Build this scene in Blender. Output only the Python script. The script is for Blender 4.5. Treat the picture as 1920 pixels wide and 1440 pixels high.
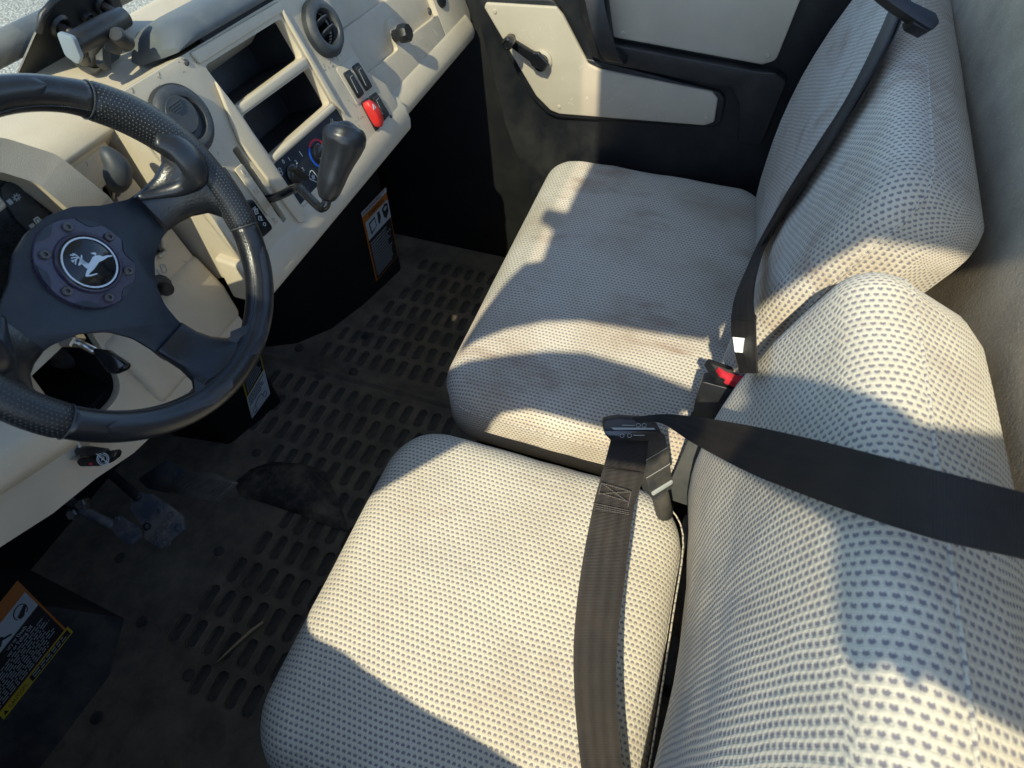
import bpy, bmesh, math, random
from mathutils import Vector as V, Matrix, noise
random.seed(7)
sc = bpy.context.scene
for o in list(bpy.data.objects): bpy.data.objects.remove(o)
rad = math.radians
# ------------------------------------------------------------------ camera
CAM = V((-0.49, -0.31, 1.22)); FPX = 1100.0
RX = V((0.312064, -0.950061, 0.0)); DN = V((-0.751070, -0.246715, -0.612393)); FW = V((0.581815, 0.191092, -0.790554))
cd = bpy.data.cameras.new('Camera'); cam = bpy.data.objects.new('Camera', cd); sc.collection.objects.link(cam)
m3 = Matrix((RX, -DN, -FW)).transposed()
cam.matrix_world = Matrix.Translation(CAM) @ m3.to_4x4()
cd.sensor_width = 36.0; cd.lens = 36.0 * FPX / 1920.0; cd.clip_start = 0.02; cd.clip_end = 500
cd.dof.use_dof = True; cd.dof.focus_distance = .86; cd.dof.aperture_fstop = 9.0
sc.camera = cam
# ------------------------------------------------------------------ world and sun
SUN = V((0.68, -0.05, -0.73)).normalized()          # direction the light travels
w = bpy.data.worlds.new('World'); sc.world = w; w.use_nodes = True
nt = w.node_tree; nt.nodes.clear()
sky = nt.nodes.new('ShaderNodeTexSky'); sky.sky_type = 'NISHITA'; sky.sun_disc = False
sky.ozone_density = 3.0; sky.dust_density = .4
sky.sun_elevation = math.asin(-SUN.z); sky.sun_rotation = math.atan2(-SUN.x, -SUN.y)
bg = nt.nodes.new('ShaderNodeBackground'); bg.inputs[1].default_value = 0.15
wo = nt.nodes.new('ShaderNodeOutputWorld'); nt.links.new(sky.outputs[0], bg.inputs[0]); nt.links.new(bg.outputs[0], wo.inputs[0])
sl = bpy.data.lights.new('Sun', 'SUN'); sl.energy = 3.0; sl.angle = rad(0.6); sl.color = (1.0, 0.90, 0.67)
so = bpy.data.objects.new('Sun', sl); sc.collection.objects.link(so)
so.rotation_euler = SUN.to_track_quat('-Z', 'Y').to_euler(); so.location = (-4, 1, 5)
sc.view_settings.view_transform = 'Standard'; sc.view_settings.look = 'None'
sc.view_settings.exposure = 1.10; sc.view_settings.gamma = 1.0
sc.render.engine = 'CYCLES'
try: sc.cycles.max_bounces = 6; sc.cycles.transparent_max_bounces = 12
except Exception: pass

# ------------------------------------------------------------------ surfaces in the cab (origin, across, up, outward normal)
class Plane:
    def __init__(s, o, u, v):
        s.o = V(o); s.u = V(u).normalized(); s.v = V(v).normalized(); s.n = s.u.cross(s.v).normalized()
    def p(s, a, b, c=0.0): return s.o + s.u*a + s.v*b + s.n*c
    def off(s, c): return Plane(s.o + s.n*c, s.u, s.v)
    def sight(s, px, py, c=0.0):          # where the survey sight line of a photo point meets this surface
        d = RX*(px-960) + DN*(py-720) + FW*FPX
        t = (s.o + s.n*c - CAM).dot(s.n) / d.dot(s.n)
        return CAM + d*t
    def ab(s, px, py, c=0.0):
        q = s.sight(px, py, c) - s.o; return (q.dot(s.u), q.dot(s.v))
def depth(px, py, d): return CAM + (RX*(px-960) + DN*(py-720) + FW*FPX) * (d/FPX)
F = Plane((0, .241, .7695), (1, 0, 0), (0, .342, .94))        # centre stack face
D = Plane((0, .318, .797), (1, 0, 0), (0, .243, .97))         # driver's panel
PP = F.off(-.03)                                              # passenger panel
WH = Plane((-.2036, .172, .856), (.99948652, .03204203, 0), (-.01462, .45598, .88987))   # steering wheel
DOOR = Plane((.84, 0, 0), (0, -1, 0), (0, 0, 1))              # inner face of passenger door
GL = Plane((0, .425, .905), (1, 0, 0), (0, -.40, .70))        # windscreen
FLOOR = Plane((0, 0, 0), (1, 0, 0), (0, 1, 0))

# ------------------------------------------------------------------ materials
class NB:
    def __init__(s, name):
        s.m = bpy.data.materials.new(name); s.m.use_nodes = True; s.t = s.m.node_tree
        s.b = s.t.nodes['Principled BSDF']
    def n(s, typ, **k):
        q = s.t.nodes.new(typ)
        for a, v in k.items(): setattr(q, a, v)
        return q
    def l(s, a, b): s.t.links.new(a, b)
    def val(s, x, inp):
        if isinstance(x, (int, float)): inp.default_value = x
        else: s.l(x, inp)
    def math(s, op, a, b=0.0, c=0.0):
        q = s.n('ShaderNodeMath', operation=op); s.val(a, q.inputs[0]); s.val(b, q.inputs[1])
        if op in ('SMOOTH_MIN', 'MULTIPLY_ADD', 'COMPARE'): s.val(c, q.inputs[2])
        return q.outputs[0]
    def noise(s, scale, detail=4, rough=.55, vec=None):
        q = s.n('ShaderNodeTexNoise'); q.inputs['Scale'].default_value = scale; q.inputs['Detail'].default_value = detail
        q.inputs['Roughness'].default_value = rough
        if vec is None: vec = s.obj()
        s.l(vec, q.inputs['Vector']); return q.outputs[0]
    def obj(s):
        if not hasattr(s, 'tc'): s.tc = s.n('ShaderNodeTexCoord')
        return s.tc.outputs['Object']
    def uv(s):
        if not hasattr(s, 'tc'): s.tc = s.n('ShaderNodeTexCoord')
        return s.tc.outputs['UV']
    def mapr(s, x, a, b, c=0.0, d=1.0, smooth=False):
        q = s.n('ShaderNodeMapRange'); s.l(x, q.inputs[0])
        if smooth: q.interpolation_type = 'SMOOTHSTEP'
        for i, v in zip((1, 2, 3, 4), (a, b, c, d)): q.inputs[i].default_value = v
        return q.outputs[0]
    def mix(s, f, a, b):
        q = s.n('ShaderNodeMix', data_type='RGBA'); s.val(f, q.inputs[0])
        for x, i in ((a, q.inputs[6]), (b, q.inputs[7])):
            if isinstance(x, tuple): i.default_value = (*x, 1)
            else: s.l(x, i)
        return q.outputs[2]
    def bump(s, h, strength, dist=.001, prev=None):
        q = s.n('ShaderNodeBump'); q.inputs['Strength'].default_value = strength; q.inputs['Distance'].default_value = dist
        s.l(h, q.inputs['Height'])
        if prev is not None: s.l(prev, q.inputs['Normal'])
        return q.outputs[0]
    def out(s, col=None, rough=None, normal=None, metal=0, spec=None):
        i = s.b.inputs
        if col is not None:
            if isinstance(col, tuple): i['Base Color'].default_value = (*col, 1)
            else: s.l(col, i['Base Color'])
        if rough is not None: s.val(rough, i['Roughness'])
        if normal is not None: s.l(normal, i['Normal'])
        i['Metallic'].default_value = metal
        if spec is not None: i['Specular IOR Level'].default_value = spec
        return s.m
def plastic(name, col, rough=.5, grain=900, gs=.25, dust=0.0, dcol=(.30, .26, .19), dscale=14, spec=.5, dlo=.45, dhi=.75):
    b = NB(name)
    var = b.noise(6, 5, .6); c = b.mix(b.mapr(var, .35, .65), tuple(x*.90 for x in col), tuple(min(1, x*1.06) for x in col))
    r = rough
    if dust > 0:
        dn = b.mapr(b.noise(dscale, 8, .68), dlo, dhi, 0, dust); c = b.mix(dn, c, dcol)
        r = b.mapr(dn, 0, 1, rough, .95)
    g = b.noise(grain, 2, .5)
    return b.out(c, r, b.bump(g, gs, .0006), spec=spec)
BEIGE = plastic('beige_plastic', (.54, .47, .355), .50, 1100, .45, .50, (.44, .37, .27), 13, .35, .46, .74)
FOOTBLACK = plastic('footwell_black', (.008, .009, .010), .6, 700, .3, .25, (.045, .04, .03), 10, .35)
ROOFGREY = plastic('headliner', (.62, .64, .66), .8, 300, .2)
MUDDY = plastic('muddy_plastic', (.055, .052, .046), .55, 500, .5, .9, (.30, .245, .175), 13, .4, .44, .70)
BEIGE_DOOR = plastic('beige_door', (.47, .42, .33), .55, 900, .30, .35, (.42, .37, .28), 7, .35)
BLACK = plastic('black_plastic', (.009, .0105, .0125), .40, 900, .35, .18, (.12, .105, .08), 17, .5)
DARKTRIM = plastic('dark_trim', (.040, .046, .050), .5, 1000, .35, .30, (.16, .15, .125), 12, .5)
DUSTYBLACK = plastic('dusty_black', (.026, .029, .032), .6, 700, .4, .75, (.15, .13, .10), 10, .4)
PADGREY = plastic('pad_grey', (.10, .115, .125), .5, 900, .35, .30, (.30, .29, .25), 16, .45)
DOORBLACK = plastic('door_black', (.008, .010, .013), .5, 800, .3, .22, (.13, .12, .095), 6, .45)
VENT = plastic('vent_charcoal', (.040, .046, .052), .48, 900, .3, .40, (.17, .155, .125), 22, .5)
LEATHER = plastic('leather', (.0075, .0085, .011), .30, 420, .40, .10, (.12, .11, .09), 20, .55)
LEATHER_S = plastic('smooth_leather', (.010, .012, .016), .33, 500, .12, .10, (.12, .12, .11), 26, .55)
SPOKE = plastic('spoke_paint', (.009, .014, .022), .36, 800, .2, .40, (.075, .08, .085), 34, .5, .42, .8)
HUBRING = plastic('hub_ring', (.040, .032, .062), .26, 700, .08, .35, (.12, .11, .11), 30, .55)
GLOSS = plastic('gloss_black', (.008, .009, .011), .12, 60, .02, .12, (.10, .10, .09), 18, .5)
NAVY = plastic('navy_panel', (.012, .017, .027), .40, 900, .15, .2, (.10, .10, .09), 20, .45)
RED = plastic('red_plastic', (.62, .022, .020), .35, 700, .12, .10, (.4, .2, .15), 30, .5)
REDB = plastic('buckle_red', (.55, .022, .040), .40, 700, .1, .12, (.4, .2, .15), 30, .5)
STEEL = NB('zinc_steel').out((.62, .60, .56), .28, None, 1.0)
DSTEEL = plastic('black_steel', (.085, .10, .12), .34, 500, .25, .85, (.32, .25, .18), 28, .55)
BOLT = plastic('bolt_dark', (.06, .055, .055), .35, 600, .3, .4, (.20, .15, .10), 40, .6)
SILVER = plastic('silver_cap', (.20, .245, .285), .35, 900, .2, .15, (.3, .3, .28), 25, .6)
WHITE = plastic('print_white', (.74, .76, .75), .6, 400, .05, .1, (.4, .38, .33), 20, .3)
PWHITE = plastic('decal_white', (.60, .65, .66), .5, 400, .05, .55, (.3, .28, .24), 12, .4)
ORANGE = plastic('decal_orange', (.58, .17, .015), .5, 400, .05, .5, (.25, .16, .08), 12, .4)
YELLOW = plastic('decal_yellow', (.60, .46, .02), .5, 400, .05, .45, (.25, .2, .08), 12, .4)
DECBLACK = plastic('decal_black', (.010, .011, .013), .45, 400, .05, .2, (.08, .07, .06), 12, .4)
BLUE = plastic('print_blue', (.010, .10, .62), .5, 400, .05)
CRIM = plastic('print_red', (.48, .02, .05), .5, 400, .05)
EMBLEM = plastic('emblem_white', (.62, .70, .76), .35, 500, .06, .35, (.20, .21, .22), 60, .4, .5, .85)
STRAW = plastic('straw', (.62, .47, .28), .7, 900, .4)
VOID = NB('cavity_black').out((.004, .004, .005), .8)
LCD = plastic('dead_lcd', (.008, .010, .012), .22, 60, .02, .35, (.06, .06, .055), 14, .5)
LCDKEY = plastic('keypad', (.018, .022, .024), .38, 500, .1, .3, (.08, .08, .07), 18, .45)
GREYPRINT = plastic('print_grey', (.33, .36, .36), .5, 300, .05)

def leather_perf():
    b = NB('perforated_leather'); uv = b.uv()
    sep = b.n('ShaderNodeSeparateXYZ'); b.l(uv, sep.inputs[0])
    p = .0036
    vv = b.math('DIVIDE', sep.outputs[1], p); row = b.math('FLOOR', vv)
    uu = b.math('ADD', b.math('DIVIDE', sep.outputs[0], p), b.math('MULTIPLY', b.math('MODULO', row, 2.0), .5))
    fu = b.math('SUBTRACT', b.math('FRACT', uu), .5); fv = b.math('SUBTRACT', b.math('FRACT', vv), .5)
    d = b.math('SQRT', b.math('ADD', b.math('MULTIPLY', fu, fu), b.math('MULTIPLY', fv, fv)))
    hole = b.mapr(d, .12, .24, 1, 0)
    c = b.mix(hole, (.011, .0125, .015), (.085, .09, .09))
    nb = b.bump(b.noise(420, 2), .4, .0006); nb = b.bump(b.math('SUBTRACT', 1.0, hole), .6, .0012, nb)
    return b.out(c, .38, nb)
PERF = leather_perf()
def fabric(name, p=.0078, light=(.60, .565, .445), dark=(.150, .142, .172), dirt=.4, arch=True):
    b = NB(name); uv0 = b.uv()
    # slight weave wander so that rows are not ruled straight
    nz = b.n('ShaderNodeTexNoise'); nz.inputs['Scale'].default_value = 9; nz.inputs['Detail'].default_value = 2; b.l(uv0, nz.inputs['Vector'])
    vm = b.n('ShaderNodeVectorMath', operation='MULTIPLY_ADD'); b.l(nz.outputs[1], vm.inputs[0]); vm.inputs[1].default_value = (.010, .010, 0); b.l(uv0, vm.inputs[2])
    sep = b.n('ShaderNodeSeparateXYZ'); b.l(vm.outputs[0], sep.inputs[0])
    vv = b.math('DIVIDE', sep.outputs[0], p*.98); row = b.math('FLOOR', vv)                      # rows stack along +u
    uu = b.math('ADD', b.math('DIVIDE', sep.outputs[1], p), b.math('MULTIPLY', b.math('FLOORED_MODULO', row, 2.0), .5))
    fu = b.math('SUBTRACT', b.math('FRACT', uu), .5); fv = b.math('SUBTRACT', b.math('FRACT', vv), .5)
    cell = b.n('ShaderNodeCombineXYZ'); b.l(b.math('FLOOR', uu), cell.inputs[0]); b.l(row, cell.inputs[1])
    wn = b.n('ShaderNodeTexWhiteNoise', noise_dimensions='2D'); b.l(cell.outputs[0], wn.inputs[0])
    jit = b.math('MULTIPLY', b.math('SUBTRACT', wn.outputs[0], .5), .05)
    fine = b.math('MULTIPLY', b.math('SUBTRACT', b.noise(750, 3, .65), .5), 1.15)
    def ell(cu, cv, ru, rv):
        a = b.math('DIVIDE', b.math('SUBTRACT', fu, cu), ru); c = b.math('DIVIDE', b.math('SUBTRACT', fv, cv), rv)
        return b.math('SQRT', b.math('ADD', b.math('MULTIPLY', a, a), b.math('MULTIPLY', c, c)))
    e1 = b.math('ADD', b.math('ADD', ell(0, .0, .33, .29), jit), fine)
    e2 = b.math('ADD', ell(0, -.27, .15, .15), fine)
    dot = b.math('MULTIPLY', b.mapr(e1, .75, 1.20, 1, 0, True), b.mapr(e2, .7, 1.3, .15, 1, True))
    big = b.mapr(b.noise(6, 6, .62), .42, .66, 0, dirt)
    smv = b.n('ShaderNodeVectorMath', operation='MULTIPLY'); b.l(b.obj(), smv.inputs[0]); smv.inputs[1].default_value = (1, .38, 1)
    blot = b.mapr(b.noise(13, 6, .66, smv.outputs[0]), .54, .70, 0, dirt)
    base = b.mix(big, light, tuple(x*y for x, y in zip(light, (.74, .66, .56))))
    base = b.mix(blot, base, tuple(x*y for x, y in zip(light, (.60, .46, .38))))
    knit = b.mapr(b.noise(900, 1), .3, .7, .86, 1.06)
    kk = b.n('ShaderNodeMix', data_type='RGBA', blend_type='MULTIPLY'); kk.inputs[0].default_value = 1; b.l(base, kk.inputs[6])
    cc = b.n('ShaderNodeCombineColor'); [b.l(knit, cc.inputs[i]) for i in range(3)]; b.l(cc.outputs[0], kk.inputs[7])
    col = b.mix(b.math('MULTIPLY', dot, .88), kk.outputs[2], dark)
    lines = b.math('SINE', b.math('MULTIPLY', sep.outputs[0], 2*math.pi/(p*.25)))
    nb = b.bump(b.math('MULTIPLY', lines, .5), .10, .0006)
    nb = b.bump(b.mapr(ell(0, 0, .5, .5), .2, 1.3, 0, 1, True), .26, .0024, nb)
    nb = b.bump(b.noise(26, 4, .6), .25, .006, nb)
    m = b.out(col, .92, nb, spec=.15)
    b.b.inputs['Sheen Weight'].default_value = .15; b.b.inputs['Sheen Roughness'].default_value = .6
    return m
FAB_D = fabric('seat_fabric', .0070, dirt=.35)
FAB_P = fabric('bench_fabric', .0069, light=(.59, .55, .45), dirt=.85)
def webbing():
    b = NB('belt_webbing'); uv = b.uv(); sep = b.n('ShaderNodeSeparateXYZ'); b.l(uv, sep.inputs[0])
    rib = b.math('SINE', b.math('MULTIPLY', sep.outputs[1], 2*math.pi/.0016))
    bands = b.math('SINE', b.math('MULTIPLY', sep.outputs[0], 2*math.pi/.0125))
    c = b.mix(b.mapr(b.noise(30, 5, .6), .4, .75), (.011, .0088, .007), (.024, .018, .0135))
    c = b.mix(b.mapr(bands, -.2, 1, 0, .45), c, (.016, .014, .012))
    nb = b.bump(rib, .35, .0005); nb = b.bump(bands, .15, .0006, nb)
    return b.out(c, .55, nb, spec=.35)
WEB = webbing()
THREAD = plastic('stitch_thread', (.055, .048, .042), .6, 900, .3)
def wallfelt():
    b = NB('grey_felt'); c = b.mix(b.mapr(b.noise(7, 8, .72), .35, .68), (.32, .275, .205), (.50, .43, .32))
    c = b.mix(b.mapr(b.noise(400, 2), .62, .72), c, (.62, .58, .50))
    return b.out(c, .88, b.bump(b.noise(260, 6, .7), .8, .0022), spec=.25)
FELT = wallfelt()
def rubber(name, base, dusty, lo, hi):
    b = NB(name); f = b.mapr(b.noise(11, 8, .7), lo, hi)
    c = b.mix(f, base, dusty); c = b.mix(b.mapr(b.noise(420, 2), .66, .72, 0, .5), c, (.16, .13, .09))
    return b.out(c, b.mapr(f, 0, 1, .55, .92), b.bump(b.noise(160, 5, .6), .35, .0015), spec=.4)
PADDUST = plastic('dusty_pedal_rubber', (.17, .155, .125), .8, 500, .4, .6, (.30, .26, .20), 20, .3)
MAT_R = rubber('mat_rubber', (.080, .069, .054), (.27, .222, .158), .28, .66)
SLOT_R = rubber('mat_slot', (.042, .044, .042), (.17, .145, .108), .38, .70)
def gravel():
    b = NB('gravel'); n1 = b.n('ShaderNodeTexVoronoi'); n1.inputs['Scale'].default_value = 55; b.l(b.obj(), n1.inputs['Vector'])
    s = b.n('ShaderNodeSeparateColor'); b.l(n1.outputs['Color'], s.inputs[0])
    c = b.mix(s.outputs[0], (.34, .34, .30), (.66, .65, .58)); c = b.mix(b.mapr(n1.outputs['Distance'], .25, .55, 0, .7), c, (.16, .16, .14))
    return b.out(c, .9, b.bump(n1.outputs['Distance'], .8, .02))
GRAVEL = gravel()
def glass():
    b = NB('windscreen_glass'); t = b.t; o = [q for q in t.nodes if q.type == 'OUTPUT_MATERIAL'][0]
    tr = b.n('ShaderNodeBsdfTransparent'); tr.inputs[0].default_value = (.93, .96, .95, 1)
    gl = b.n('ShaderNodeBsdfGlossy'); gl.inputs['Roughness'].default_value = .02
    lw = b.n('ShaderNodeLayerWeight'); lw.inputs[0].default_value = .5
    fr = b.math('MULTIPLY_ADD', b.math('POWER', lw.outputs['Facing'], 5.0), .8, .03)
    mx = b.n('ShaderNodeMixShader'); b.l(fr, mx.inputs[0]); b.l(tr.outputs[0], mx.inputs[1]); b.l(gl.outputs[0], mx.inputs[2])
    t.links.new(mx.outputs[0], o.inputs[0]); return b.m
GLASS = glass()

# ------------------------------------------------------------------ mesh tools
ORG = {}
def link(o, parent=None):
    sc.collection.objects.link(o)
    if parent is not None: o.parent = parent
def tag(o, label, cat=None, group=None, kind=None):
    if label: o['label'] = label
    if cat: o['category'] = cat
    if group: o['group'] = group
    if kind: o['kind'] = kind
    return o
def thing(name, label, cat, loc=(0, 0, 0), group=None):
    o = bpy.data.objects.new(name, None); o.empty_display_size = .03; o.location = V(loc); link(o); ORG[o.name] = V(loc)
    return tag(o, label, cat, group)
def org(p): return ORG.get(p.name, V((0, 0, 0))) if p is not None else V((0, 0, 0))
def emit(name, bm, mat, parent=None, smooth=True, ang=38, uvf=None):
    bmesh.ops.recalc_face_normals(bm, faces=bm.faces)
    me = bpy.data.meshes.new(name); off = org(parent)
    if off.length > 0: bmesh.ops.translate(bm, verts=bm.verts, vec=-off)
    bm.to_mesh(me); bm.free()
    for p in me.polygons: p.use_smooth = smooth
    if smooth:
        try: me.set_sharp_from_angle(angle=rad(ang))
        except Exception: pass
    me.materials.append(mat)
    o = bpy.data.objects.new(name, me); link(o, parent); ORG[o.name] = off
    return o
def soft(bm, w, seg=2, ang=30):
    if w <= 0: return
    es = [e for e in bm.edges if len(e.link_faces) == 2 and e.calc_face_angle(0) > rad(ang)]
    if es: bmesh.ops.bevel(bm, geom=es, offset=w, segments=seg, affect='EDGES', profile=.5, clamp_overlap=True)
def rp(pts, r, n=4):
    """round the corners of a 2D polygon"""
    out = []; N = len(pts)
    for i in range(N):
        a, b, c = V(pts[i-1]).to_2d(), V(pts[i]).to_2d(), V(pts[(i+1) % N]).to_2d()
        ri = r[i] if isinstance(r, (list, tuple)) else r
        u, v = (a-b), (c-b); lu, lv = u.length, v.length
        if ri <= 0 or lu < 1e-6 or lv < 1e-6: out.append(tuple(b)); continue
        u /= lu; v /= lv; cs = max(-1, min(1, u.dot(v))); th = math.acos(cs)
        if th > 3.05 or th < .05: out.append(tuple(b)); continue
        d = min(ri / math.tan(th/2), lu*.48, lv*.48); p0, p1 = b+u*d, b+v*d
        for k in range(n+1):
            t = k/n; q = p0*(1-t)**2 + b*2*t*(1-t) + p1*t*t; out.append(tuple(q))
    return out
def loopverts(bm, pts): return [bm.verts.new(p) for p in pts]
def plate(name, pl, pts, th, mat, parent=None, c=0.0, holes=(), bev=.0, seg=2, ang=38, fn=None):
    """slab on a surface: outline pts (a,b), front at height c, going back by th; holes are outlines"""
    bm = bmesh.new(); vs = loopverts(bm, [pl.p(a, b, c) for a, b in pts])
    if holes:
        es = [bm.edges.new((vs[i-1], vs[i])) for i in range(len(vs))]
        for h in holes:
            hv = loopverts(bm, [pl.p(a, b, c) for a, b in h]); es += [bm.edges.new((hv[i-1], hv[i])) for i in range(len(hv))]
        bmesh.ops.triangle_fill(bm, use_beauty=True, edges=es)
    else: bm.faces.new(vs)
    ex = bmesh.ops.extrude_face_region(bm, geom=list(bm.faces))
    bmesh.ops.translate(bm, verts=[g for g in ex['geom'] if isinstance(g, bmesh.types.BMVert)], vec=-pl.n*th)
    bmesh.ops.recalc_face_normals(bm, faces=bm.faces)
    soft(bm, bev, seg)
    if fn: fn(bm)
    return emit(name, bm, mat, parent, ang=ang)
def prism(name, poly, vec, mat, parent=None, bev=.0, seg=2):
    bm = bmesh.new(); f = bm.faces.new(loopverts(bm, poly)); ex = bmesh.ops.extrude_face_region(bm, geom=[f])
    bmesh.ops.translate(bm, verts=[g for g in ex['geom'] if isinstance(g, bmesh.types.BMVert)], vec=V(vec))
    bmesh.ops.recalc_face_normals(bm, faces=bm.faces); soft(bm, bev, seg); return emit(name, bm, mat, parent)
def box(name, lo, hi, mat, parent=None, bev=.003, seg=2):
    (x0, y0, z0), (x1, y1, z1) = lo, hi
    return prism(name, [(x0, y0, z0), (x1, y0, z0), (x1, y1, z0), (x0, y1, z0)], (0, 0, z1-z0), mat, parent, bev, seg)
def frames(pts, closed=False):
    n = len(pts); T = []
    for i in range(n):
        a = pts[(i-1) % n] if (closed or i > 0) else pts[i]; b = pts[(i+1) % n] if (closed or i < n-1) else pts[i]
        T.append((b-a).normalized())
    up = V((0, 0, 1)) if abs(T[0].z) < .9 else V((1, 0, 0))
    N = [(up - T[0]*up.dot(T[0])).normalized()]
    for i in range(1, n):
        q = N[-1] - T[i]*N[-1].dot(T[i]); N.append(q.normalized())
    return T, N
def smoothpath(pts, k=6):
    """Catmull-Rom through the points"""
    P = [V(p) for p in pts]; out = []
    for i in range(len(P)-1):
        a = P[i-1] if i else P[0]*2-P[1]; b, c = P[i], P[i+1]; d = P[i+2] if i+2 < len(P) else P[-1]*2-P[-2]
        for j in range(k):
            t = j/k; out.append(.5*((2*b) + (c-a)*t + (2*a-5*b+4*c-d)*t*t + (3*b-a-3*c+d)*t**3))
    out.append(P[-1]); return out
def tube(name, pts, r, mat, parent=None, n=14, closed=False, cap=True, flat=None):
    pts = [V(p) for p in pts]; T, N = frames(pts, closed); bm = bmesh.new(); rings = []; m = len(pts)
    uvl = bm.loops.layers.uv.new('UVMap'); L = [0.0]
    for i in range(1, m): L.append(L[-1] + (pts[i]-pts[i-1]).length)
    R = [r]*m if isinstance(r, (int, float)) else list(r)
    for i in range(m):
        B = T[i].cross(N[i]); rg = []
        for k in range(n):
            a = 2*math.pi*k/n; q = N[i]*math.cos(a)*R[i] + B*math.sin(a)*R[i]
            if flat: q = q - flat[0]*q.dot(flat[0])*(1-flat[1])
            rg.append(bm.verts.new(pts[i] + q))
        rings.append(rg)
    cnt = m if closed else m-1
    for i in range(cnt):
        j = (i+1) % m
        for k in range(n):
            f = bm.faces.new((rings[i][k], rings[i][(k+1) % n], rings[j][(k+1) % n], rings[j][k]))
            l0, l1 = L[i], (L[j] if j else L[i] + .01)
            for lp, (uu, vv) in zip(f.loops, ((l0, k), (l0, k+1), (l1, k+1), (l1, k))): lp[uvl].uv = (uu, vv*2*math.pi*R[i]/n)
    if cap and not closed:
        for rg, i, s in ((rings[0], 0, -1), (rings[-1], m-1, 1)):
            prev = rg
            for fr in (.7, .35):
                nw = [bm.verts.new(pts[i] + (v.co-pts[i])*fr/(1 if prev is rg else 1) + T[i]*s*R[i]*math.sqrt(max(0, 1-fr*fr))*.35) for v in rg]
                for k in range(n): bm.faces.new((prev[k], prev[(k+1) % n], nw[(k+1) % n], nw[k]))
                prev = nw
            bm.faces.new(prev)
    return emit(name, bm, mat, parent, ang=60)
def lathe(name, pl, prof, mat, parent=None, a0=0, b0=0, n=40, ang=38, sq=1.0):
    """profile of (radius, height) about the surface normal at (a0,b0)"""
    bm = bmesh.new(); rings = []
    for r, h in prof:
        if r < 1e-6: rings.append([bm.verts.new(pl.p(a0, b0, h))])
        else: rings.append([bm.verts.new(pl.p(a0 + r*math.cos(2*math.pi*k/n), b0 + r*sq*math.sin(2*math.pi*k/n), h)) for k in range(n)])
    for A, B in zip(rings, rings[1:]):
        for k in range(n):
            if len(A) == 1 and len(B) == 1: continue
            if len(A) == 1: bm.faces.new((A[0], B[k], B[(k+1) % n]))
            elif len(B) == 1: bm.faces.new((A[k], A[(k+1) % n], B[0]))
            else: bm.faces.new((A[k], A[(k+1) % n], B[(k+1) % n], B[k]))
    return emit(name, bm, mat, parent, ang=ang)
def ribbon(name, left, right, mat, parent=None, th=.0018, k=8, smooth=True):
    """strap between two edge curves"""
    Lp = smoothpath(left, k) if smooth else [V(p) for p in left]; Rp = smoothpath(right, k) if smooth else [V(p) for p in right]
    bm = bmesh.new(); uvl = bm.loops.layers.uv.new('UVMap'); m = 6; rows = []; s = 0; S = []
    for i in range(len(Lp)):
        if i: s += ((Lp[i]+Rp[i])/2 - (Lp[i-1]+Rp[i-1])/2).length
        S.append(s)
        t = ((Lp[min(i+1, len(Lp)-1)]) - (Lp[max(i-1, 0)])).normalized(); wv = Rp[i]-Lp[i]; nn = t.cross(wv).normalized()*th/2
        rows.append(([bm.verts.new(Lp[i]+wv*(j/m)+nn) for j in range(m+1)], [bm.verts.new(Lp[i]+wv*(j/m)-nn) for j in range(m+1)], wv.length))
    def face(vs, uvs):
        f = bm.faces.new(vs)
        for lp, u in zip(f.loops, uvs): lp[uvl].uv = u
    for i in range(len(rows)-1):
        A, B = rows[i], rows[i+1]; W = .047
        for j in range(m):
            for side in (0, 1):
                face((A[side][j], A[side][j+1], B[side][j+1], B[side][j]), ((W*j/m, S[i]), (W*(j+1)/m, S[i]), (W*(j+1)/m, S[i+1]), (W*j/m, S[i+1])))
        for j in (0, m): face((A[0][j], A[1][j], B[1][j], B[0][j]), ((0, S[i]), (.001, S[i]), (.001, S[i+1]), (0, S[i+1])))
    for A in (rows[0], rows[-1]):
        for j in range(m): bm.faces.new((A[0][j], A[0][j+1], A[1][j+1], A[1][j]))
    return emit(name, bm, mat, parent, ang=50)
def rrect(w, d, r, n=12):
    out = []; hw, hd = w/2, d/2; r = min(r, hw, hd)
    segs = 10
    cor = [(hw-r, hd-r, 0), (-hw+r, hd-r, 90), (-hw+r, -hd+r, 180), (hw-r, -hd+r, 270)]
    for i, (cx, cy, a) in enumerate(cor):
        for k in range(n+1):
            t = rad(a + 90*k/n); out.append((cx + r*math.cos(t), cy + r*math.sin(t)))
        nx, ny, na = cor[(i+1) % 4]; e = (nx + r*math.cos(rad(na)), ny + r*math.sin(rad(na))); s = out[-1]
        for k in range(1, segs): out.append((s[0]+(e[0]-s[0])*k/segs, s[1]+(e[1]-s[1])*k/segs))
    return out
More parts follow.
